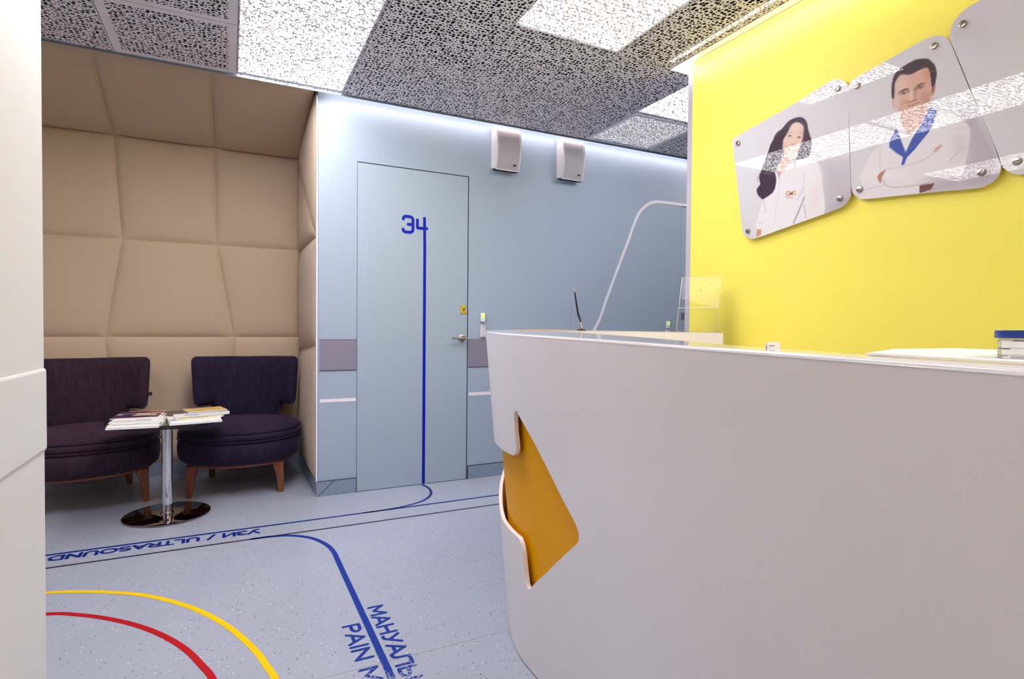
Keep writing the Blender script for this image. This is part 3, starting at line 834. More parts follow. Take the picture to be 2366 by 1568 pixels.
sp = sheet_curl('paper_sheets', [(.690, .425), (.795, .455), (.84, .13), (.648, .13)], 14, m_paper, lambda s, t: .0065 * s ** 1.5 * min(1, .35 + t * 3), .0022)
tag(sp, 'white paper sheets with a lifted corner on the near counter ledge', 'paper')
tc = onpl(1788, 803.6); td = np.array([math.cos(math.radians(20)), -math.sin(math.radians(20)), 0])
tz = ztop(tc[1])
tg = empty('folded_tag', (tc[0] - .004, tc[1] - .004, tz)); tag(tg, 'tiny white folded card tag on the inner edge of the desk ledge', 'card')
slab('card', -td * .0105, td * .021, (0.001, .002, .0092), (-.02, .99, 0), .001, m_paper, tg)
slab('card_back', -td * .0105 + np.array([.002, .006, 0]), td * .021, (-.001, -.003, .0092), (-.02, .99, 0), .001, m_paper, tg)
slab('printed_line', -td * .008 + np.array([-.0004, -.001, .0035]), td * .008, (0, .0003, .001), (-.02, -.99, 0), .0002, m_inkgrey, tg)
# sample jar
jc = np.array([0, 0, 0.])
dj = ray(2365, 832); tj = .575 / (dj @ fw / F) / F; jc = CAM + dj * tj
jX, jY = jc[0], jc[1]; jz = ztop(jY)
jr = .0232
jar = empty('sample_jar', (jX, jY, jz)); tag(jar, 'small clear specimen jar with blue screw lid and white label', 'jar')
jh = .0325
m_jar = mat('clear_jar_plastic', rgb(235, 238, 242), .1, Transmission_Weight=.75, IOR=1.3)
lathe('jar_body', [(jr * .84, .0003), (jr * .87, .002), (jr * .90, jh * .66), (jr * .84, jh * .70), (jr * .84, jh * .78)], m_jar, jar, 48)
V, Fc = [], []; nl = 40
for k in range(nl + 1):
    a = math.radians(150) + math.radians(245) * k / nl
    V += [(jr * .915 * math.cos(a), jr * .915 * math.sin(a), jh * .10), (jr * .93 * math.cos(a), jr * .93 * math.sin(a), jh * .66)]
for k in range(nl): Fc.append((2 * k, 2 * k + 2, 2 * k + 3, 2 * k + 1))
lab = obj('paper_label', V, Fc, m_paper, jar, True)
lid = lathe('lid', [(jr * .99, jh * .755), (jr * 1.0, jh * .77), (jr * 1.0, jh * .985), (jr * .98, jh), (jr * .88, jh), (jr * .86, jh * .95)], m_bluelid, jar, 48)
V, Fc = [], []
camdir = math.atan2(-jY, -jX)
def arcbar(a0, a1, z0, z1, m_, nm):
    V, Fc = [], []
    for k in range(9):
        a = camdir + math.radians(a0 + (a1 - a0) * k / 8); V += [(jr * .942 * math.cos(a), jr * .942 * math.sin(a), z0 * jh), (jr * .942 * math.cos(a), jr * .942 * math.sin(a), z1 * jh)]
    for k in range(8): Fc.append((2 * k, 2 * k + 2, 2 * k + 3, 2 * k + 1))
    return obj(nm, V, Fc, m_, jar)
arcbar(-80, 30, .445, .453, m_inkgrey, 'printed_rule'); arcbar(-62, -28, .415, .44, m_inkgrey, 'printed_word'); arcbar(-85, 30, .235, .243, m_inkgrey, 'printed_rule'); arcbar(-85, 30, .125, .133, m_inkgrey, 'printed_rule')
arcbar(-45, -32, .205, .22, m_inkgrey, 'printed_word'); arcbar(-25, 30, .19, .20, m_inkgrey, 'printed_word'); arcbar(-28, 30, .155, .168, m_inkgrey, 'printed_word')
ce = text_mesh('mark_ce', 'CE', .003, m_inkgrey, jar, .0001)
aa = camdir + math.radians(-60); ab = camdir + math.radians(-45)
q0 = np.array([jr * .945 * math.cos(aa), jr * .945 * math.sin(aa), jh * .155]); q1 = np.array([jr * .945 * math.cos(ab), jr * .945 * math.sin(ab), jh * .155])
fit_text(ce, q0, q1, q0 + np.array([0, 0, jh * .07]))

# ------------------------------------------------------------------ wall speakers
def speaker(X0, label):
    e = empty('wall_speaker', (X0, YB, 2.28)); tag(e, label, 'speaker', 'white loudspeakers on the blue wall')
    W = .205; z0, z1 = 0.0, .315
    box('back_box', (0, -.036, .018), (W, -.0, z1), m_speaker, e, .003)
    prof = [(-.030, z1 - .002), (-.078, z1 - .010), (-.094, z1 - .040), (-.103, z1 - .09), (-.106, z1 - .14), (-.104, z1 - .19), (-.096, z1 - .24), (-.080, z1 - .29), (-.066, z0), (-.036, z0)]
    def extr(name, x0, x1, pr, m_, smooth=True):
        n = len(pr); V = [(x0, y, z) for y, z in pr] + [(x1, y, z) for y, z in pr]
        Fc = [(k, n + k, n + (k + 1) % n, (k + 1) % n) for k in range(n)] + [tuple(range(n)), tuple(range(2 * n - 1, n - 1, -1))]
        o = obj(name, V, [f[::-1] for f in Fc], m_, e, smooth); o.data.set_sharp_from_angle(angle=math.radians(35)); return o
    extr('side_cheek', .004, .016, prof, m_speaker); extr('side_cheek', W - .016, W - .004, prof, m_speaker)
    gp = [(y + (.004 if y < -.04 else 0), z) for y, z in prof]
    extr('grille', .016, W - .016, gp, m_grille)
    extr('bottom_lip', .004, W - .004, [(-.066, 0), (-.07, .008), (-.036, .008), (-.036, 0)], m_speaker, False)
    b = lathe('badge', [(.0115, 0), (.0115, .002)], mat('dark_blue_badge', rgb(16, 16, 62), .3), e, 20, (0, 0, 0), axis='Y')
    b.scale = (1, 1, .6); b.location = (W * .76, -.0875, .04); b.rotation_euler = (math.radians(-14), 0, 0)
    return e
speaker(1.742, 'white curved wall speaker directly right of the numbered door, the left one of two')
speaker(2.305, 'white curved wall speaker nearer the yellow wall, the right one of two')

# door bells and card readers
def bell(x, y, label):
    p = ony(x, y, YB); e = empty('door_bell', (p[0], YB, p[2] - .032)); tag(e, label, 'door bell', 'small white bells by the doors')
    box('case', (-.0165, -.018, 0), (.0165, 0, .064), m_trim, e, .004); box('glowing_button', (-.0105, -.0205, .027), (.0125, -.0175, .062), m_glow, e, .002)
bell(1114.3, 733, 'small white bell with a lime button right of the numbered door')
bell(1541.5, 750, 'small white bell with a lime button near the yellow wall')
def reader(x, y, label):
    p = ony(x, y, YB); e = empty('card_reader', (p[0], YB, p[2] - .044)); tag(e, label, 'card reader', 'card readers under the bells')
    box('case', (-.021, -.016, 0), (.021, 0, .088), m_plastic, e, .003)
    for z in (.009, .08): lathe('screw', [(.0034, 0), (.0034, .0015)], m_dark, e, 10, (.004, -.0155, z), axis='Y')
reader(1114.6, 765, 'light grey card reader box under the bell by the numbered door')
reader(1540.5, 772, 'light grey reader box under the bell near the yellow wall, half hidden by the desk')

# ------------------------------------------------------------------ portraits on the yellow wall
def seg_sd(px, py, poly, closed=True):
    """signed distance (negative inside) for arrays of points"""
    n = len(poly); d = np.full(px.shape, 1e9); ins = np.zeros(px.shape, bool)
    for k in range(n if closed else n - 1):
        ax, ay = poly[k]; bx, by = poly[(k + 1) % n]
        ex, ey = bx - ax, by - ay; wx, wy = px - ax, py - ay
        L2 = ex * ex + ey * ey + 1e-12; t = np.clip((wx * ex + wy * ey) / L2, 0, 1)
        d = np.minimum(d, (wx - ex * t) ** 2 + (wy - ey * t) ** 2)
        if closed:
            c = ((ay > py) != (by > py)) & (px < (bx - ax) * (py - ay) / ((by - ay) if abs(by - ay) > 1e-9 else 1e-9) + ax)
            ins ^= c
    d = np.sqrt(d)
    return np.where(ins, -d, d) if closed else d
class Paint:
    def __init__(s, px, py, bg):
        s.x, s.y = px, py; s.c = np.tile(np.array(bg, float), (len(px), 1))
    def mix(s, a, col): s.c = s.c * (1 - a[:, None]) + np.array(col, float) * a[:, None]
    def poly(s, pts, col, soft=1.5, al=1.0, smooth=True):
        if smooth: pts = catmull(pts, 4, True)
        s.mix(np.clip(.5 - seg_sd(s.x, s.y, [tuple(p) for p in pts]) / soft, 0, 1) * al, col)
    def line(s, pts, wd, col, al=1.0, soft=1.2):
        pts = catmull(pts, 4) if len(pts) > 2 else pts
        s.mix(np.clip(.5 - (seg_sd(s.x, s.y, [tuple(p) for p in pts], False) - wd / 2) / soft, 0, 1) * al, col)
    def blob(s, cx, cy_, rx, ry, col, al=.5, rot=0):
        c_, s_ = math.cos(rot), math.sin(rot); dx, dy = s.x - cx, s.y - cy_
        u, v = (dx * c_ + dy * s_) / rx, (-dx * s_ + dy * c_) / ry
        s.mix(np.exp(-(u * u + v * v)) * al, col)
    def streak(s, pts, col, al, freq, seed, ang):
        """hair strands inside a polygon"""
        u = s.x * math.cos(ang) + s.y * math.sin(ang)
        v = -s.x * math.sin(ang) + s.y * math.cos(ang)
        f = .5 + .5 * np.sin(v * freq + 2.2 * np.sin(u * .11 + seed) + 1.3 * np.sin(v * .37 + seed))
        m_ = np.clip(.5 - seg_sd(s.x, s.y, [tuple(p) for p in catmull(pts, 4, True)]) / 2, 0, 1)
        s.mix(m_ * f * al, col)
def A(sc, ox, oy, l): return [(ox + x / sc, oy + y / sc) for x, y in l]
m_print = bpy.data.materials.new('portrait_print'); m_print.use_nodes = True
b_ = m_print.node_tree.nodes['Principled BSDF']; at_ = m_print.node_tree.nodes.new('ShaderNodeAttribute'); at_.attribute_name = 'print'
m_print.node_tree.links.new(at_.outputs['Color'], b_.inputs['Base Color']); b_.inputs['Roughness'].default_value = .45
b_.inputs['Coat Weight'].default_value = .9; b_.inputs['Coat Roughness'].default_value = .012; b_.inputs['Coat IOR'].default_value = 1.4; b_.inputs['Specular IOR Level'].default_value = .2
XP = XW - .024
def photo_panel(outline, painter, label, screws, step=.0034, bg=(222, 219, 226)):
    ol = [onx(x, y, XP)[1:] for x, y in outline]
    ol = catmull(ol, 5, True)
    ys = [p[0] for p in ol]; zs = [p[1] for p in ol]
    base = np.array([XP, (min(ys) + max(ys)) / 2, min(zs)])
    P = np.array(ol)
    gy_, gz_ = np.meshgrid(np.arange(min(ys), max(ys), step), np.arange(min(zs), max(zs), step))
    q = np.stack([gy_.ravel(), gz_.ravel()], 1)
    sd = seg_sd(q[:, 0], q[:, 1], [tuple(p) for p in ol])
    q = q[sd < -step * .6]
    pts = [Vector(p) for p in ol] + [Vector(p) for p in q]
    n = len(ol)
    vo, eo, fo, *_r = delaunay_2d_cdt(pts, [(k, (k + 1) % n) for k in range(n)], [], 1, 1e-7)
    V = [(0, v[0] - base[1], v[1] - base[2]) for v in vo]
    fo2 = []
    for f in fo:
        a, b, c = (vo[i] for i in f[:3]); cz = (b[0] - a[0]) * (c[1] - a[1]) - (b[1] - a[1]) * (c[0] - a[0])
        fo2.append(tuple(f) if cz < 0 else tuple(f)[::-1])      # face towards -X
    e = empty('portrait_panel', tuple(base)); tag(e, label, 'wall picture')
    o = obj('printed_portrait', V, fo2, m_print, e)
    # photo coordinates of every vertex of the print
    W3 = np.array([[XP, v[0], v[1]] for v in vo]) - CAM
    z = W3 @ fw; px = CX + F * (W3 @ rt) / z; py = CY - F * (W3 @ up) / z
    pa = Paint(px, py, bg); painter(pa)
    col = pa.c / 255; lin = np.where(col <= .04045, col / 12.92, ((col + .055) / 1.055) ** 2.4) * .78
    at = o.data.color_attributes.new('print', 'FLOAT_COLOR', 'POINT')
    at.data.foreach_set('color', np.concatenate([lin, np.ones((len(lin), 1))], 1).ravel())
    # acrylic backing: rim and back
    V = [(0.0002, p[0] - base[1], p[1] - base[2]) for p in ol] + [(.005, p[0] - base[1], p[1] - base[2]) for p in ol]
    Fc = [(k, (k + 1) % n, n + (k + 1) % n, n + k) for k in range(n)] + [tuple(range(n, 2 * n))]
    obj('panel_edge', V, Fc, mat('pale_acrylic_rim', rgb(222, 214, 226), .2), e)
    for sx, sy in screws:
        p = onx(sx, sy, XP); L = (0, p[1] - base[1], p[2] - base[2])
        s = lathe('standoff_screw', [(.0125, -.018), (.0125, .006), (.0115, .0085), (.006, .0095)], m_nickel, e, 28, L, axis='X')
        bx = box('slot', (-.0104, -.0095, -.0012), (-.0088, .0095, .0012), m_dark, s); bx.location = L; bx.rotation_euler = (math.radians(random.uniform(-60, 60)), 0, 0)
    return e

def woman(p):
    a = lambda l: A(3.92, 1680, 170, l)
    f = lambda l: A(9.8, 1730, 260, l)
    p.blob(1730, 430, 60, 120, (228, 226, 232), .5)
    p.poly(a([(780, 760), (900, 800), (1130, 860), (1130, 1250), (860, 1300), (860, 1000), (840, 860)]), (196, 190, 200), 40, .75)
    p.poly(a([(1150, 1050), (1130, 1300), (900, 1300), (1000, 1180)]), (178, 170, 184), 30, .6)
    hair = a([(640, 395), (690, 402), (722, 440), (733, 500), (750, 560), (765, 610), (757, 700), (722, 775), (650, 800), (612, 840), (600, 800), (640, 720), (560, 600), (520, 700), (500, 780), (450, 850), (447, 960), (425, 1060), (370, 1110), (325, 1137), (285, 1105), (268, 1050), (300, 1000), (290, 940), (310, 880), (345, 790), (375, 700), (400, 630), (455, 550), (505, 490), (565, 425)])
    p.poly(hair, (58, 40, 62), 2)
    p.streak(hair, (104, 76, 100), .55, 1.9, 1.0, 1.1)
    p.streak(hair, (34, 22, 40), .5, 1.1, 3.0, .9)
    coat = a([(432, 880), (470, 935), (490, 905), (560, 830), (625, 785), (700, 770), (750, 762), (805, 792), (845, 860), (862, 1000), (870, 1290), (600, 1380), (300, 1480), (300, 1420), (262, 1410), (268, 1345), (300, 1230), (330, 1140), (372, 1112), (425, 1060), (447, 970)])
    p.poly(coat, (242, 239, 244), 2)
    p.blob(*a([(790, 1100)])[0], 14, 50, (240, 226, 234), .7)
    p.blob(*a([(760, 900)])[0], 22, 30, (246, 243, 247), .8)
    p.poly(a([(475, 850), (500, 760), (610, 770), (575, 815), (520, 860), (478, 925), (468, 890)]), (222, 176, 160), 2)
    face = f([(1130, 225), (1200, 270), (1240, 340), (1235, 470), (1215, 600), (1180, 740), (1110, 880), (1030, 970), (930, 1000), (840, 950), (790, 860), (770, 740), (780, 620), (850, 500), (910, 390), (980, 270), (1060, 225)])
    p.poly(face, (234, 205, 192), 2)
    p.blob(*f([(1215, 480)])[0], 5, 22, (214, 160, 150), .5)
    p.blob(*f([(1080, 330)])[0], 13, 8, (240, 216, 204), .7)
    p.blob(*f([(820, 800)])[0], 8, 12, (216, 170, 158), .5)
    p.poly(f([(560, 590), (700, 400), (860, 420), (900, 380), (840, 500), (775, 620), (765, 730), (600, 900)]), (58, 38, 56), 2, .8)
    p.line(f([(885, 480), (935, 440), (1000, 458)]), .9, (150, 104, 88), .9); p.line(f([(1120, 482), (1170, 458), (1218, 472)]), .9, (146, 98, 84), .9)
    for x, y in f([(930, 528), (1140, 562)]):
        p.blob(x, y, 4.6, 2.2, (184, 134, 124), .6); p.blob(x, y, 2.4, 1.3, (46, 34, 56), 1.0)
        p.line([(x - 4.2, y - .4), (x, y - 1.8), (x + 4.2, y + .2)], .8, (110, 72, 70), .9)
    p.line(f([(1075, 560), (1075, 650), (1085, 710)]), 1.0, (196, 142, 126), .6); p.blob(*f([(1000, 720)])[0], 5, 1.6, (180, 116, 104), .7)
    p.line(f([(900, 830), (970, 845), (1050, 850)]), 1.7, (196, 104, 110), .9)
    p.line(f([(1090, 1110), (1040, 1130), (1040, 1210), (1070, 1235)]), 2.0, (84, 66, 90), .9)
    p.poly(f([(660, 1270), (700, 1500), (680, 1480), (640, 1260)]), (120, 84, 110), 1.5, .7)
    p.line(a([(476, 950), (462, 1100), (425, 1335)]), .7, (196, 192, 206), .8)
    p.line(a([(700, 1118), (655, 1230), (602, 1352)]), 2.6, (140, 128, 152), .8, 2.5)
    p.line(a([(692, 1020), (680, 1060), (640, 1140)]), 1.6, (190, 180, 200), .7, 2.5)
    p.line(a([(700, 1190), (712, 1300)]), 2.0, (170, 158, 178), .7, 2)
    p.line(a([(700, 900), (690, 1000), (700, 1100)]), 1.2, (214, 206, 220), .7, 3)
    p.line(a([(335, 1150), (345, 1260)]), 2.4, (206, 202, 220), .8, 3)
    p.line(a([(272, 1348), (322, 1352)]), .8, (214, 150, 150), .8)
    p.poly(a([(272, 1408), (312, 1411), (306, 1462), (262, 1478)]), (206, 156, 140), 1.5, 1, False)
    for q in a([(450, 885), (520, 873)]): p.blob(q[0], q[1], 1.3, 1.3, (110, 100, 120), .9)
    p.line(a([(295, 900), (272, 960), (290, 985)]), .8, (70, 50, 72), .8); p.line(a([(400, 1060), (412, 1090)]), .8, (80, 60, 80), .8)

def man(p):
    a = lambda l: A(3.921, 1950, 70, l)
    f = lambda l: A(8.25, 2030, 120, l)
    p.poly(a([(1080, 700), (1250, 850), (1430, 1180), (1400, 1400), (1000, 1460), (700, 1480), (800, 1380), (1000, 1300), (1100, 1150)]), (186, 176, 188), 34, .8)
    coat = a([(500, 860), (430, 950), (330, 1040), (240, 1130), (180, 1250), (145, 1350), (178, 1430), (165, 1540), (690, 1490), (682, 1400), (790, 1370), (900, 1310), (1062, 1312), (1105, 1170), (1135, 1010), (1135, 880), (1060, 800), (960, 750), (845, 712), (780, 680)])
    p.poly(coat, (237, 232, 238), 2)
    p.blob(*a([(1050, 1050)])[0], 22, 34, (226, 214, 224), .8)
    p.blob(*a([(420, 1300)])[0], 50, 10, (244, 240, 244), .8)
    p.poly(a([(500, 850), (560, 940), (640, 920), (720, 800), (780, 700), (700, 850), (620, 980), (560, 1110), (500, 940)]), (244, 240, 246), 2)
    p.poly(a([(500, 740), (640, 800), (770, 640), (745, 780), (650, 890), (590, 930), (540, 880)]), (214, 160, 144), 2.5)
    p.line(a([(520, 800), (560, 900), (600, 930)]), 1.4, (160, 104, 96), .6, 2)
    face = f([(300, 750), (312, 600), (360, 500), (430, 432), (600, 428), (750, 358), (900, 300), (965, 340), (990, 450), (1003, 560), (1002, 700), (990, 830), (965, 960), (905, 1100), (800, 1220), (650, 1285), (500, 1230), (385, 1130), (315, 1020), (292, 900)])
    p.poly(face, (222, 178, 160), 2)
    p.blob(*f([(420, 640)])[0], 18, 22, (232, 204, 194), .8)
    p.blob(*f([(330, 950)])[0], 8, 20, (226, 204, 204), .8)
    p.blob(*f([(930, 420)])[0], 9, 18, (214, 150, 118), .7)
    p.blob(*f([(900, 900)])[0], 14, 20, (192, 138, 126), .7)
    p.blob(*f([(620, 820)])[0], 4, 12, (240, 212, 202), .8)
    p.blob(*f([(700, 800)])[0], 4, 13, (190, 132, 116), .6)
    p.blob(*f([(480, 960)])[0], 7, 6, (206, 158, 146), .6)
    p.blob(*f([(700, 1180)])[0], 26, 8, (176, 122, 116), .6)
    p.poly(f([(1010, 680), (1060, 600), (1085, 640), (1078, 720), (1050, 800), (992, 828)]), (204, 142, 128), 1.5)
    p.blob(*f([(1035, 720)])[0], 2.5, 6, (130, 70, 74), .8)
    p.poly(f([(255, 870), (292, 880), (315, 1045), (278, 1055)]), (226, 178, 176), 1.5)
    hair = f([(255, 880), (247, 700), (262, 560), (300, 440), (370, 350), (450, 290), (560, 222), (700, 150), (850, 126), (950, 134), (1012, 188), (1062, 232), (1098, 330), (1106, 420), (1092, 540), (1070, 620), (1018, 680), (1000, 560), (985, 450), (962, 345), (898, 298), (750, 358), (600, 430), (430, 432), (360, 500), (312, 600), (302, 750), (292, 880)])
    p.poly(hair, (70, 50, 60), 1.6)
    p.streak(hair, (112, 86, 92), .5, 1.6, 2.0, -.5); p.streak(hair, (44, 30, 44), .45, .9, 5.0, -.2)
    p.poly(f([(362, 790), (420, 738), (520, 694), (592, 706), (540, 722), (440, 758)]), (92, 60, 62), 1.4)
    p.poly(f([(700, 672), (755, 622), (830, 594), (908, 596), (850, 616), (770, 646)]), (82, 54, 58), 1.4)
    for (x, y), g in zip(f([(478, 785), (792, 680)]), (0, 1)):
        p.blob(x, y, 10, 3.4, (168, 116, 108), .7, -.3)
        p.blob(x, y + .6, 5.4, 1.8, (206, 196, 204), .6, -.3)
        p.blob(x, y, 2.8, 2.2, (44, 34, 48), 1.0)
        p.line([(x - 8, y + 2.2), (x - 3, y - 1.8), (x + 4, y - 2.4), (x + 9, y - 4)], 1.1, (92, 58, 64), .9)
    p.blob(*f([(560, 745)])[0], 3, 2.4, (140, 88, 82), .7); p.blob(*f([(695, 710)])[0], 3, 3.0, (134, 82, 80), .7)
    p.line(f([(552, 950), (610, 955), (655, 935), (718, 908)]), 2.2, (134, 82, 80), .85, 2)
    p.line(f([(560, 1028), (640, 1018), (700, 985), (770, 965)]), 2.4, (176, 92, 92), .8, 1.8)
    p.line(f([(450, 1010), (500, 960), (530, 900)]), 1.2, (186, 130, 120), .6, 2.5)
    p.poly(a([(472, 890), (500, 940), (522, 1010), (562, 1108), (540, 1152), (470, 1108), (408, 1056), (420, 985)]), (62, 88, 176), 1.6, 1, False)
    p.poly(a([(790, 690), (846, 722), (806, 850), (770, 920), (702, 1000), (640, 1080), (572, 1150), (545, 1216), (518, 1222), (535, 1150), (562, 1098), (602, 1010), (652, 920), (702, 850), (742, 762)]), (64, 90, 182), 1.6, 1, False)
    p.line(a([(545, 1150), (700, 1000), (800, 850)]), 1.6, (38, 60, 150), .5, 2)
    p.poly(a([(378, 1264), (318, 1300), (304, 1340), (334, 1386), (345, 1330)]), (190, 130, 112), 1.5, 1)
    p.poly(a([(888, 1034), (868, 1072), (800, 1108), (846, 1056)]), (224, 166, 148), 1.4)
    p.poly(a([(682, 1404), (820, 1382), (790, 1440), (684, 1476)]), (126, 72, 70), 1.6, 1, False)
    p.line(a([(375, 1262), (520, 1235), (700, 1180), (860, 1090)]), 1.4, (200, 188, 202), .8, 3)
    p.line(a([(350, 1350), (420, 1420), (690, 1398), (780, 1366), (900, 1310)]), 2.0, (186, 172, 188), .85, 3)
    p.line(a([(780, 1080), (840, 1060)]), 1.0, (190, 160, 170), .8); p.line(a([(960, 1180), (1060, 1080), (1110, 1060)]), 2.0, (206, 192, 206), .8, 4)
    p.line(a([(1000, 960), (1110, 970)]), 1.2, (208, 196, 208), .8, 3); p.line(a([(960, 900), (1120, 880)]), 1.2, (210, 198, 210), .8, 3)
    p.line(a([(340, 1060), (325, 1160), (330, 1280)]), 1.6, (212, 206, 218), .8, 3); p.line(a([(200, 1440), (380, 1400)]), 2.0, (210, 200, 212), .8, 4)
    p.blob(*a([(800, 1330)])[0], 30, 6, (206, 194, 206), .6, -.3)

def plain(p):
    p.blob(2240, 40, 50, 60, (214, 206, 216), .7)

o1 = A(3.92, 1680, 170, [(50, 640), (62, 588), (112, 553), (360, 412), (620, 265), (800, 152), (920, 76), (985, 52), (1052, 64), (1090, 110), (1100, 165), (1105, 600), (1120, 1060), (1108, 1122), (1060, 1190), (960, 1240), (620, 1362), (262, 1488), (203, 1491), (155, 1460), (135, 1400), (92, 1000)])
pw = photo_panel(o1, woman, 'smallest wall portrait: woman with long dark wavy hair in white coat', [(1706.5, 331), (1936, 204.5), (1941, 458.5), (1729, 533.5)])
o2 = A(3.921, 1950, 70, [(40, 545), (48, 495), (95, 438), (280, 333), (460, 232), (620, 142), (755, 72), (850, 46), (925, 68), (968, 128), (1060, 345), (1150, 560), (1330, 960), (1412, 1170), (1420, 1255), (1380, 1340), (1290, 1405), (1200, 1430), (950, 1452), (700, 1476), (440, 1503), (185, 1528), (120, 1510), (74, 1455), (62, 1300), (50, 900)])
photo_panel(o2, man, 'middle wall portrait: man with short dark hair, white coat and blue lapels', [(1980.5, 198.5), (2159.5, 106), (2268.5, 398), (1987, 437.5)])
o3 = [(2360, -52), (2312, -26), (2266, 0), (2233, 19), (2209, 43), (2197, 67), (2195, 90), (2206, 117), (2230, 175), (2260, 249), (2295, 330), (2311, 375), (2325, 393), (2346, 402), (2372, 402), (2500, 391), (2600, 380), (2635, 350), (2638, 300), (2600, 120), (2560, -60), (2530, -110), (2480, -115), (2420, -86)]
photo_panel(o3, plain, 'largest, mostly blank light grey wall panel at the right edge', [(2226, 56), (2351, 372.5)], .02)
# coat badge on the woman's portrait
e_ = pw
gm = text_mesh('coat_badge', 'GMS', .02, m_orange, None, .0002)
q0, q1, q2 = onx(1814.5, 452.5, XP - .0006), onx(1838.5, 450.5, XP - .0006), onx(1815.5, 441.5, XP - .0006)
fit_text(gm, q0, q1, q2)
gm.parent = pw; gm.location = [-v for v in pw.location]
for (x0, y0), (x1, y1), wd, mm in (((1815, 453.6), (1834, 454.4), .0009, m_inkgrey), ((1816, 456.6), (1832, 457.2), .0016, m_red)):
    p0, p1 = onx(x0, y0, XP)[1:], onx(x1, y1, XP)[1:]
    r = ribbon('badge_underline', [p0, p1], wd, lambda a_, b2, h: (XP - .0006 - h, a_, b2), mm, None, .0002, False)
    r.parent = pw; r.location = [-v for v in pw.location]

# ------------------------------------------------------------------ floor markings
def fpts(l): return [tuple(onz(x, y)[:2]) for x, y in l]
def fl(name, pts, wd, m_, label, cap=False):
    return tag(ribbon(name, pts, wd, PF, m_, None, .0008, cap), label, 'floor marking')
fl('floor_line', [(-2.9, 3.262), (5.0, 3.2255)], .0135, m_fblack, 'thin black line along the floor, parallel to the blue wall')
fl('floor_line', [(-2.9, 3.447), (5.0, 3.402)], .018, m_fblue2, 'long thin blue floor line between the blue wall and the black line')
fl('floor_line', catmull([(1.222, 3.868), (1.238, 3.80), (1.235, 3.72), (1.205, 3.62), (1.13, 3.52), (1.02, 3.462), (.88, 3.431), (.72, 3.426)], 8), .018, m_fblue2, 'blue curve leading from the numbered door to the long blue line')
fl('floor_line', catmull([(.10, 3.2485), (.2, 3.245), (.30, 3.212), (.385, 3.135), (.44, 3.02), (.462, 2.90), (.463, 2.75), (.463, 2.3), (.463, 1.6), (.463, .2), (.463, -1.5)], 8), .024, m_fblue, 'wide blue floor line turning from the black line towards the camera')
yl = fpts([(110, 1369), (200, 1366.5), (300, 1371), (362, 1380.5), (430, 1399), (490, 1425), (540, 1457), (590, 1503), (618, 1541), (636, 1568)])
yl = [(-1.9, 3.10), (-1.3, 3.08), (-.95, 3.04)] + yl + [(.15, 1.75), (.155, 1.3), (.155, .2), (.155, -1.5)]
fl('floor_line', catmull(yl, 8), .0225, m_fyel, 'yellow curved floor line')
rl = fpts([(110, 1418), (180, 1420), (250, 1429), (320, 1446), (380, 1470), (430, 1501), (468, 1539), (491, 1568)])
rl = [(-1.9, 2.84), (-1.3, 2.83), (-.9, 2.81)] + rl + [(-.02, 1.85), (-.005, 1.3), (-.005, .2), (-.005, -1.5)]
fl('floor_line', catmull(rl, 8), .0225, m_fred, 'red curved floor line')
# lettering
lettering('УЗИ / ULTRASOUND', (.148, 3.400, 0), (-.775, 3.414, 0), (.148, 3.326, 0), m_fblue2, 'blue floor lettering reading УЗИ/ULTRASOUND, upside down in front of the side table', .016)
lettering('МАНУАЛЬН', (.487, 2.262, .0004), (.487, 1.675, .0004), (.556, 2.262, .0004), m_fblue, 'worn blue floor lettering МАНУАЛЬН right of the wide blue line')
lettering('PAIN M', (.372, 2.158, .0004), (.372, 1.765, .0004), (.441, 2.158, .0004), m_fblue, 'blue floor lettering PAIN M left of the wide blue line')

